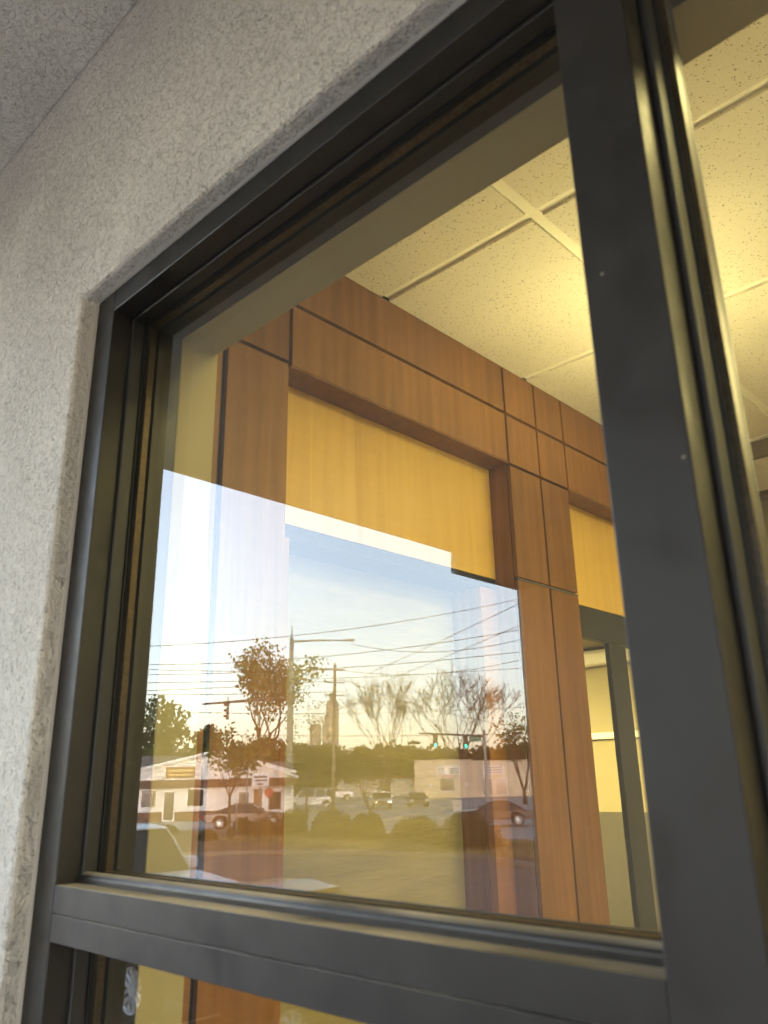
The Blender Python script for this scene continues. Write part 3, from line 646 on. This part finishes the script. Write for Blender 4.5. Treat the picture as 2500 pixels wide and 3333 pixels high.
window(hA, 1.95, 2.65, .1, 2.0, y=.04, door=True)
sg = fb(1.95, 4.05, .06, .001, 2.95, 3.75).build('sign_board', 'signbrown', hA)
q = MB(); fb(2.1, 3.9, .075, .062, 3.38, 3.58, q); fb(2.2, 3.8, .075, .062, 3.12, 3.26, q); q.build('lettering', 'signgold', sg)
for k_, (xx, ww) in enumerate(((.1, .2),)): pass

L_, R_ = (-49.4, -34.9), (-46.6, -38.3)
o_, rz, wd = frame_on(L_, R_)
hB = thing('gabled_house', 'small white gabled house with grey roof and orange brown door, beside the signal pole', 'house', o_, rz)
q = MB(); q.prism([(0, F(0), 2.85), (wd, F(0), 2.85), (wd*.5, F(0), 3.72)], (0, F(-3), 0)); fb(0, wd, -.6, -6, 0, 2.849, q); q.build('wall', 'siding', hB)
fb(-.15, wd+.15, .25, -3, 2.32, 2.848).build('fascia', 'brownband', hB)
q = MB(); q.prism([(-.3, F(.3), 2.80), (wd*.5, F(.3), 3.74), (wd+.3, F(.3), 2.80), (wd+.3, F(.3), 2.92), (wd*.5, F(.3), 3.88), (-.3, F(.3), 2.92)], (0, F(-3.4), 0)); q.build('roof', 'roof', hB)
q = MB(); q.prism([(-.3, F(.301), 2.76), (wd*.5, F(.301), 3.70), (wd+.3, F(.301), 2.76), (wd+.3, F(.301), 2.94), (wd*.5, F(.301), 3.90), (-.3, F(.301), 2.94)], (0, F(.06), 0)); q.build('rake_board', 'white', hB)
q = MB(); q.prism([(-1.2, F(-3), 2.9), (-1.2, F(-6.5), 4.1), (-1.2, F(-10), 2.9)], (wd+1.2, 0, 0)); q.build('roof', 'roof', hB)
fb(-1.0, wd-.3, -3.3, -9.5, 0, 2.899).build('wall', 'siding', hB)
fb(1.55, 2.15, -.56, -.62+.02, 0.02, 2.1).build('door', 'door', hB)
window(hB, .5, 1.2, .7, 1.9, y=-.59); window(hB, 2.6, 3.5, .7, 1.9, y=-.59)
for xx in (.1, wd-.1): MB().tube([(xx, F(-.05), 0), (xx, F(-.05), 2.33)], .07, 8).build('porch_post', 'white', hB)

# tan commercial building
Kp = lambda x, y: (x*1.1136, .908-(.908-y)*1.1136)
cA, cB, cC = Kp(-74.6, -82.7), Kp(-68.8, -87.6), Kp(-60.5, -93.5)
d1 = (Vector(cB)-Vector(cA)); wd = d1.length; rz = math.atan2(d1.y, d1.x)
o_ = Vector((*cA, 0)); sgn = 1 if (Matrix.Rotation(-rz, 3, 'Z') @ (Vector((0, 0, 0))-o_)).y > 0 else -1
bC = thing('flat_roofed_building', 'tan flat roofed shop with two white signs and white double door', 'building', o_, rz)
HT = 5.15
wl = fb(0, wd, 0, -14, 0, HT).build('wall', 'tan', bC)
fb(wd+.01, wd+11, -.4, -14, 0, HT-.05).build('wall', 'tan', bC)
fb(-.08, wd+.08, .08, -14.1, HT+.002, HT+.18).build('parapet_cap', 'tan', bC)
sg = fb(wd-5.2, wd-1.6, .12, .01, 2.9, 4.45).build('sign_board', 'signwhite', bC)
q = MB()
for i in range(4): fb(wd-5.0, wd-4.0, .14, .125, 3.25+i*.27, 3.38+i*.27, q)
for i in range(3): fb(wd-3.4, wd-1.9, .14, .125, 3.35+i*.3, 3.52+i*.3, q)
q.build('lettering', 'ink', sg); fb(wd-5.1, wd-1.7, .14, .125, 2.95, 3.12).build('lettering', 'stopred', sg)
window(bC, wd-4.8, wd-2.6, .95, 2.75)
sg = fb(wd+1.6, wd+4.8, -.28, -.39, 3.1, 4.4).build('sign_board', 'signwhite', bC)
q = MB()
for i in range(3): fb(wd+1.9, wd+4.5, -.262, -.278, 3.3+i*.35, 3.47+i*.35, q)
q.build('lettering', 'ink', sg)
for a in (1.5, 3.5): window(bC, wd+a, wd+a+1.5, .3, 2.5, y=-.39, door=True)
for a in (wd-6.3, wd-1.0): fb(a, a+.35, .05, .01, 1.5, 2.1).build('notice', 'signwhite', bC)
sh = thing('low_shed', 'long low pale shed with brown roof edge left of the tan building', 'shed', (*Kp(-95, -88), 0), rz)
fb(0, 19, 0, -8, 0, 2.9).build('wall', 'concrete', sh); fb(-.3, 19.3, .3, -8.3, 2.95, 3.2).build('roof', 'brownband', sh)
for i in range(9): fb(1+i*2.1, 1.06+i*2.1, .03, .005, .1, 2.8).build('panel_joint', 'roof', sh)
for k_, (ax_, ay_) in enumerate(((-96, -72.5), (-93.5, -76.5))):
    cp = thing('fuel_canopy', ['low white shade canopy behind the off-road car', 'white shade canopy above the pickup truck'][k_], 'canopy', (ax_, ay_, 0), rz)
    q = MB(); q.prism([(0, 0, 3.6), (2.2, 0, 4.0), (4.4, 0, 3.6), (4.4, 0, 3.45), (0, 0, 3.45)], (0, -3, 0)); q.build('canopy_roof', 'white', cp)
    [MB().tube([(x, y, 0), (x, y, 3.46)], .07, 6).build('post', 'pole', cp) for x in (.2, 4.2) for y in (-.2, -2.8)]

# silos far off
def silo(x, y, R, H, cap, label):
    t_ = thing('concrete_silo', label, 'silo', (x, y, 0), group='concrete silos on the horizon')
    MB().tube([(0, 0, 0), (0, 0, H)], R, 20).build('shaft', 'silo', t_)
    MB().tube([(0, 0, H), (0, 0, H+.8), (0, 0, H+.9), (0, 0, H+cap*.75), (0, 0, H+cap*.8)], [R*.92, R*.92, R*.45, R*.42, R*.12], 12).build('cap', 'silo', t_)
silo(-191.2, -175.3, 2.0, 26.2, 4.2, 'tall pale cylindrical tower with pointed cap beside the utility pole')
silo(-192.6, -173.6, .9, 20, 3.2, 'thin pale tower between the block and the tall tower')
silo(-194.5, -171.2, 1.7, 19, .8, 'short pale flat topped tower left of the tallest one')

# ------------------------------------------------------------------ poles, signals, signs
def az(px):                                 # unit ground direction helper is not needed at run time
    return px
sp = thing('signal_pole', 'tall galvanised signal pole with street lamp arm and two dark traffic signals', 'traffic signal', (-58.0, -47.35, 0))
MB().tube([(0, 0, -.05), (0, 0, 15.4)], [.34, .19], 14).build('pole', 'pole', sp, smooth=True)
MB().tube([(0, 0, 15.4), (0, 0, 16.5)], .06, 6).build('mast_tip', 'pole', sp)
la = Vector((4.65, -2.65, 0))
MB().tube([(0, 0, 15.05), la*.5+Vector((0, 0, 15.0)), la+Vector((0, 0, 14.85))], [.11, .08, .06], 8).build('lamp_arm', 'pole', sp)
d_ = la.normalized()
lh = MB(); pr = Vector((-d_.y, d_.x, 0))*.17
lh.prism([la-d_*.1+pr+Vector((0, 0, 14.75)), la-d_*.1-pr+Vector((0, 0, 14.75)), la+d_*.75-pr*.8+Vector((0, 0, 14.72)), la+d_*.75+pr*.8+Vector((0, 0, 14.72))], (0, 0, .22)); lh.build('lamp_head', 'pole', sp, bevel=.04)
ma = Vector((-4.3, 5.6, 0))
MB().tube([(0, 0, 9.75), ma*.35+Vector((0, 0, 9.75)), ma*1.12+Vector((0, 0, 9.35))], [.20, .15, .08], 10).build('signal_arm', 'dpole', sp, smooth=True)
MB().tube([(0, 0, 9.3), (0, 0, 10.2)], .40, 12).build('arm_collar', 'dpole', sp)
def signal(root, c, facing, lamp=None, h=1.15, w_=.42):
    fz = math.atan2(facing.y, facing.x); Rm = Matrix.Rotation(fz, 3, 'Z')
    q = MB(); q.box(-.12, .12, -w_/2, w_/2, -h/2, h/2)
    for k in range(3):
        zz = h/2-h/6-k*h/3
        n = 10
        for j in range(n//2+4):
            a0 = -.35+math.pi*(j/(n//2+3))*1.22; a1 = -.35+math.pi*((j+1)/(n//2+3))*1.22; rr = .15
            if j < n//2+3: q.poly([(.12, rr*math.cos(a0), zz+rr*math.sin(a0)), (.12, rr*math.cos(a1), zz+rr*math.sin(a1)), (.34, rr*math.cos(a1), zz+rr*math.sin(a1)), (.34, rr*math.cos(a0), zz+rr*math.sin(a0))])
    q.v = [tuple(Rm@Vector(v)+c) for v in q.v]
    hd = q.build('signal_head', 'signalbody', root)
    if lamp:
        m_ = MB(); cc = c+Rm@Vector((.14, 0, -h/3)); m_.tube([cc, cc+Rm@Vector((.05, 0, 0))], [.16, .13], 14); m_.build('lit_lens', lamp, hd)
away = Vector((-.75, -.66, 0)); tow = Vector((.72, .69, 0))
signal(sp, ma*.80+Vector((0, 0, 8.75)), Vector((-.6, .8, 0)), h=1.5, w_=.6); signal(sp, ma*.43+Vector((0, 0, 9.1)), Vector((-.6, .8, 0)), h=1.5, w_=.6)
MB().tube([ma*.80+Vector((0, 0, 8.2)), ma*.80+Vector((0, 0, 10.0))], .05, 6).build('signal_bracket', 'dpole', sp)
# far signal with green lamps
s2 = thing('signal_pole', 'distant signal pole with green sign and two lit green traffic lights', 'traffic signal', (-47.5, -62.4, 0))
MB().tube([(0, 0, -.05), (0, 0, 6.9)], [.17, .12], 10).build('pole', 'pole', s2)
m2 = Vector((-4.2, 3.4, 0))
MB().tube([(0, 0, 6.35), m2*1.15+Vector((0, 0, 6.75))], [.11, .07], 8).build('signal_arm', 'dpole', s2)
signal(s2, m2*.86+Vector((0, 0, 6.0)), tow, 'green'); signal(s2, m2*.33+Vector((0, 0, 5.85)), tow, 'green')
q = MB(); q.prism([m2*.27+Vector((0, 0, 5.85)), m2*.05+Vector((0, 0, 5.85)), m2*.05+Vector((0, 0, 6.3)), m2*.27+Vector((0, 0, 6.3))], (.03, .03, 0)); q.build('street_sign', 'streetgreen', s2)

up = thing('utility_pole', 'weathered timber utility pole with three pairs of short cross arms', 'utility pole', (-53.1, -48.1, 0))
MB().tube([(0, 0, -.05), (.12, -.12, 12.55)], [.20, .12], 10).build('pole', 'timber', up, smooth=True)
rr_ = Vector((.73, -.68, 0))
for zz in (12.0, 10.9, 9.8):
    MB().tube([rr_*-.9+Vector((.1, -.1, zz)), rr_*.9+Vector((.1, -.1, zz-.1))], .05, 6).build('cross_arm', 'timber', up)
    [MB().tube([rr_*s_+Vector((.1, -.1, zz)), rr_*s_+Vector((.1, -.1, zz+.22))], .05, 6).build('insulator', 'pole', up) for s_ in (-.85, .85)]
MB().tube([(0, 0, 8.3), rr_*1.6+Vector((0, 0, 9.0)), rr_*3.6+Vector((0, 0, 9.15))], .05, 6).build('lamp_arm', 'pole', up)
MB().tube([rr_*3.5+Vector((0, 0, 9.13)), rr_*4.2+Vector((0, 0, 9.1))], [.12, .09], 8).build('lamp_head', 'pole', up)

def cable(a, b, sag, label, R=.023):
    a, b = Vector(a), Vector(b); n = 24
    pts = [a.lerp(b, i/n)-Vector((0, 0, sag*4*(i/n)*(1-i/n))) for i in range(n+1)]
    o = MB().tube(pts, R, 4).build('overhead_cable', 'wire'); tag(o, label, 'cable', 'overhead cables along the street')
CABLES = [
    ((-52.8, -27.5, 11.85), (-36.8, -58.6, 17.87), 0.9, 'highest cable rising gently across the whole sky above the lamp'),
    ((-56.3, -29.5, 11.19), (-30.7, -48.3, 12.86), 0.8, 'cable sloping up from above the leafy tree to the far side, second from the top'),
    ((-58.1, -30.5, 11.17), (-51.6, -47.9, 11.85), 0.2, 'cable ending at the top cross arm of the utility pole'),
    ((-54.5, -28.6, 10.17), (-35.1, -55.0, 12.36), 0.5, 'cable crossing just above the bare tree crowns'),
    ((-58.0, -30.5, 10.04), (-40.0, -62.6, 12.12), 0.3, 'cable passing behind the lamp pole at mid height of the leafy tree crown'),
    ((-58.0, -30.6, 9.41), (-51.6, -47.9, 10.91), 0.1, 'cable rising to the second cross arm of the utility pole'),
    ((-58.0, -30.6, 9.17), (-51.6, -47.9, 9.95), 0.1, 'lowest cable running to the third cross arm of the utility pole'),
    ((-63.2, -33.6, 8.51), (-42.9, -66.6, 9.04), 0.5, 'thin faint cable passing in front of the tower and tree trunks'),
    ((-51.8, -49.1, 14.24), (-31.8, -50.0, 12.7), 1.1, 'sagging cable running right from the street lamp head'),
    ((-53.5, -53.1, 12.12), (-26.3, -41.6, 13.63), 0.1, 'steep cable climbing to the pier edge over the bare trees'),
    ((-51.6, -47.9, 11.74), (-37.2, -58.4, 12.7), 1.0, 'sagging cable leaving the utility pole top to the right'),
    ((-52.6, -53.9, 11.26), (-26.4, -41.5, 12.16), 0.1, 'steep cable just under the other climbing one'),
    ((-51.6, -47.9, 10.91), (-48.4, -75.0, 7.44), 0.8, 'long cable dropping from the utility pole through the bare trees'),
    ((-64.9, -34.7, 6.8), (-51.1, -79.2, 7.29), 0.3, 'low thin cable level with the mast of the green lights'),
]
for a_, b_, sg_, lb_ in CABLES: cable(a_, b_, sg_, lb_)

ss = thing('shop_sign', 'white rectangular sign on a thin post before the small gabled house', 'sign', (-43.4, -32.8, 0))
sd_ = Vector((.62, -.78, 0)); nn = Vector((.78, .62, 0))
MB().tube([(0, 0, -.02), (0, 0, 3.15)], .05, 8).build('post', 'pole', ss)
b0 = sd_*-.55; b1 = sd_*.55
sb = MB().prism([b0+nn*.06+Vector((0, 0, 2.3)), b1+nn*.06+Vector((0, 0, 2.3)), b1+nn*.06+Vector((0, 0, 3.1)), b0+nn*.06+Vector((0, 0, 3.1))], nn*.05).build('sign_board', 'signwhite', ss)
q = MB()
for i, (a_, b_) in enumerate(((-.42, .42), (-.3, .42), (-.2, .2))): q.prism([sd_*a_+nn*.113+Vector((0, 0, 2.93-i*.22)), sd_*b_+nn*.113+Vector((0, 0, 2.93-i*.22)), sd_*b_+nn*.113+Vector((0, 0, 2.82-i*.22)), sd_*a_+nn*.113+Vector((0, 0, 2.82-i*.22))], nn*.01)
q.build('lettering', 'ink', sb)
st = thing('stop_sign', 'orange red octagonal sign on a post before the small house door', 'stop sign', (-43.0, -33.2, 0))
MB().tube([(0, 0, -.02), (0, 0, 2.25)], .035, 8).build('post', 'pole', st)
q = MB(); cc = Vector((0, 0, 1.9))+nn*.05
q.prism([cc+sd_*.3*math.cos(rad(22.5+45*i))+Vector((0, 0, .3*math.sin(rad(22.5+45*i)))) for i in range(8)], nn*.015); q.build('plate', 'stopred', st)
tp = thing('thin_pole', 'thin pale pole standing left of the white rectangular sign', 'pole', (-43.95, -32.15, 0))
MB().tube([(0, 0, -.02), (0, 0, 3.9)], [.05, .04], 8).build('shaft', 'pole', tp); MB().tube([(0, 0, 3.9), (0, 0, 4.0)], .06, 8).build('cap', 'pole', tp)
mk = thing('marker_post', 'square white concrete marker post behind the biggest shrub', 'post', (-33.5, -40.5, 0), .7)
MB().box(-.28, .28, -.28, .28, -.02, 1.15).build('shaft', 'concrete', mk, bevel=.03); MB().box(-.33, .33, -.33, .33, 1.151, 1.27).build('cap', 'concrete', mk, bevel=.03)
sk = thing('marker_stake', 'short pale stake leaning beside the dark sedan', 'stake', (-31.9, -22.6, .05))
MB().tube([(0, 0, 0), (.05, .1, 1.75)], .03, 6).build('stake_shaft', 'pole', sk)

# ------------------------------------------------------------------ vehicles
def wheel(root, x, y, R, out):
    """tyre with rim and spokes; out = +1/-1 side the face looks to"""
    t_ = MB(); n = 28; prof = [(R*.66, -.11), (R*.94, -.11), (R, -.07), (R, .07), (R*.94, .11), (R*.66, .11)]
    for k in range(len(prof)):
        p, q_ = prof[k], prof[(k+1) % len(prof)]
        for j in range(n):
            a0, a1 = 6.28318*j/n, 6.28318*(j+1)/n
            t_.poly([(x+p[0]*math.cos(a0), y+p[1], R+p[0]*math.sin(a0)), (x+p[0]*math.cos(a1), y+p[1], R+p[0]*math.sin(a1)), (x+q_[0]*math.cos(a1), y+q_[1], R+q_[0]*math.sin(a1)), (x+q_[0]*math.cos(a0), y+q_[1], R+q_[0]*math.sin(a0))])
    w_ = t_.build('wheel', 'tyre', root)
    rm = MB(); yo = y+out*.085; n2 = 28; r1, r2 = R*.66, R*.60
    for j in range(n2):
        a0, a1 = 6.28318*j/n2, 6.28318*(j+1)/n2
        for (ra, ya), (rb, yb) in (((r1, y+out*.115), (r2, yo)), ((r2, yo), (r2, y-out*.05))):
            rm.poly([(x+ra*math.cos(a0), ya, R+ra*math.sin(a0)), (x+ra*math.cos(a1), ya, R+ra*math.sin(a1)), (x+rb*math.cos(a1), yb, R+rb*math.sin(a1)), (x+rb*math.cos(a0), yb, R+rb*math.sin(a0))])
    for j in range(6):
        a = 6.28318*j/6
        for sgn_ in (-.30, .30):
            p0 = Vector((x+.05*math.cos(a), yo-out*.01, R+.05*math.sin(a))); p1 = Vector((x+r2*math.cos(a+sgn_), yo, R+r2*math.sin(a+sgn_)))
            rm.tube([p0, p1], [.022, .026], 5)
    rm.tube([(x, yo-out*.03, R), (x, yo+out*.02, R)], .065, 14)
    rm.build('rim', 'rim', w_)
    d = MB(); d.tube([(x, y-out*.06, R), (x, y-out*.03, R)], R*.6, 16); d.build('brake_disc', 'trimblack', w_)
def vehicle(name, label, cat, loc_, rz, paint, L, W, H, R=.34, style='suv', group='cars parked and passing along the street', tail_on=False):
    root = thing(name, label, cat, loc_, rz, group)
    hl = L/2; bt = {'suv': H*.58, 'pickup': H*.62, 'sedan': H*.62}[style]
    fx, rx = hl-.92, -hl+.95
    def arch(xc, n=8): return [(xc+(R+.07)*math.cos(math.pi*(1-i/n)), .02+R+(R+.07)*math.sin(math.pi*(1-i/n))*.95) for i in range(n+1)]
    low = .30
    side = [(-hl+.05, low+.1)] + [(a, max(b, low)) for a, b in arch(rx)] + [(a, max(b, low)) for a, b in arch(fx)] + [(hl-.08, low), (hl, low+.18), (hl-.02, bt*.80), (hl-.22, bt*.94), (hl-1.25 if style != 'sedan' else hl-1.3, bt+.03), (-hl+.7, bt+.05), (-hl+.06, bt*.99), (-hl, bt*.7)]
    body = MB()
    # three slices so the plan narrows at both sides of the centre
    ys_ = [-W/2, -W/2+.09, W/2-.09, W/2]; ins = [.94, 1, 1, .94]
    rings = []
    for yv, k in zip(ys_, ins):
        i = len(body.v); rings.append(i); body.v += [(x*(.985 if k < 1 else 1), yv, z*(1 if z < bt*.6 else (k*.04+.96))) for x, z in side]
    n = len(side)
    for a, b in zip(rings, rings[1:]):
        for j in range(n): body.f.append((a+j, a+(j+1) % n, b+(j+1) % n, b+j))
    body.f.append(tuple(rings[0]+j for j in range(n-1, -1, -1))); body.f.append(tuple(rings[-1]+j for j in range(n)))
    bo = body.build('body', paint, root, bevel=.035)
    if style == 'pickup': cab = [(hl-1.45, bt+.02), (hl-2.05, H-.04), (hl-2.5, H), (hl-3.35, H-.02), (hl-3.55, bt+.04)]
    elif style == 'suv': cab = [(hl-1.25, bt+.02), (hl-1.95, H-.05), (hl-2.5, H), (-hl+.5, H-.04), (-hl+.12, bt+.04)]
    else: cab = [(hl-1.35, bt+.01), (hl-2.1, H-.06), (hl-2.6, H), (hl-3.2, H-.03), (-hl+.55, bt+.05)]
    nz = len(cab); q = MB(); tw = W/2-.20; bw = W/2-.06
    wdt = lambda z: bw+(tw-bw)*(z-bt)/(H-bt)
    q.v = [(x, -wdt(z), z) for x, z in cab]+[(x, wdt(z), z) for x, z in cab]
    q.f = [tuple(range(nz)), tuple(range(2*nz-1, nz-1, -1))]+[(j, nz+j, nz+(j+1) % nz, (j+1) % nz) for j in range(nz)]
    q.build('cabin', 'carglass', root, bevel=.03)
    # roof panel and pillars over the glass
    q = MB(); top = cab[1:-1]; k0 = [(x, z+.012) for x, z in top]
    for (xa, za), (xb, zb) in zip(k0, k0[1:]):
        q.prism([(xa, -wdt(za)-.004, za), (xa, wdt(za)+.004, za), (xb, wdt(zb)+.004, zb), (xb, -wdt(zb)-.004, zb)], (0, 0, .03))
    def pil(xa, za, xb, zb, wv):
        for s_ in (-1, 1): q.prism([(xa, s_*(wdt(za)+.004), za), (xa-wv, s_*(wdt(za)+.004), za), (xb-wv, s_*(wdt(zb)+.004), zb), (xb, s_*(wdt(zb)+.004), zb)], (0, s_*.015, 0))
    pil(cab[0][0]+.01, cab[0][1], cab[1][0]+.02, cab[1][1], .09); pil(cab[-1][0]+.12, cab[-1][1], cab[-2][0]+.1, cab[-2][1], .14)
    xm = (cab[0][0]+cab[-1][0])/2; pil(xm+.05, bt+.04, xm-.02, H-.02, .1)
    if style == 'suv': pil(xm-1.0, bt+.04, xm-1.05, H-.03, .1)
    q.build('roof', paint, root, bevel=.01)
    if style == 'pickup':
        q = MB(); q.box(-hl+.12, hl-3.62, -W/2+.12, W/2-.12, bt-.3, bt+.052); q.build('cargo_bed', 'trimblack', root)
    for x in (fx, rx):
        for s_ in (-1, 1): wheel(root, x, s_*(W/2-.12), R, s_)
    for s_ in (-1, 1):
        MB().box(hl-.16, hl+.004, s_*W*.39-.16, s_*W*.39+.16, bt*.70, bt*.86).build('headlight', 'lampw', root, bevel=.02)
        MB().box(-hl-.004, -hl+.12, s_*W*.40-.15, s_*W*.40+.15, bt*.72, bt*.88).build('tail_light', 'red' if tail_on else 'stopred', root, bevel=.02)
        q = MB(); q.box(cab[0][0]-.35, cab[0][0]-.15, s_*(W/2+.08)-.09, s_*(W/2+.08)+.09, bt+.04, bt+.22); q.build('mirror', paint, root, bevel=.04)
    MB().box(hl-.05, hl+.012, -W*.27, W*.27, bt*.50, bt*.80).build('grille', 'trimblack', root, bevel=.01)
    MB().box(hl-.1, hl+.05, -W*.46, W*.46, low+.02, low+.2).build('bumper', 'trimblack' if paint != 'carwhite' else 'carsilver', root, bevel=.03)
    return root
hd = lambda x, y: math.atan2(y, x)
vehicle('sedan', 'low dark sedan whose alloy wheel shows in the lower left pane', 'car', (-7.5, -5.2, 0), 0.0, 'cardark', 4.6, 1.85, 1.34, .35, 'sedan')
vehicle('pickup_truck', 'big white pickup parked nearest, its hood and mirror low in the window reflection', 'pickup truck', (-13.6, -6.3, 0), 0.0, 'carwhite', 5.6, 2.0, 1.78, .40, 'pickup')
vehicle('offroad_car', 'white off-road car driving past left of the utility pole', 'off-road car', (-63.6, -54.6, 0), hd(-.66, .75), 'carwhite', 5.3, 2.0, 1.9, .38, 'suv')
vehicle('pickup_truck', 'white pickup parked farther back, right of the utility pole', 'pickup truck', (-88.0, -80.5, 0), hd(-.66, .75), 'carwhite', 5.6, 2.0, 1.95, .4, 'pickup')
vehicle('sedan', 'dark sedan with glowing red tail lights before the white houses', 'car', (-40.7, -29.8, 0), hd(.66, -.75), 'cardark', 4.9, 1.9, 1.36, .34, 'sedan', tail_on=True)
vehicle('sedan', 'silver sedan facing the road behind the sapling', 'car', (-57.5, -58.6, 0), hd(.72, .69), 'carsilver', 4.6, 1.85, 1.46, .33, 'sedan')
vehicle('sedan', 'dark sedan parked alone before the tan building', 'car', (-56.2, -62.4, 0), hd(.72, .69), 'cardark', 4.6, 1.9, 1.34, .33, 'sedan')
vehicle('sedan', 'dark sedan at the pier edge, right of the white marker post', 'car', (-28.6, -37.6, 0), hd(-.75, .55), 'cardark', 4.6, 1.85, 1.3, .33, 'sedan')
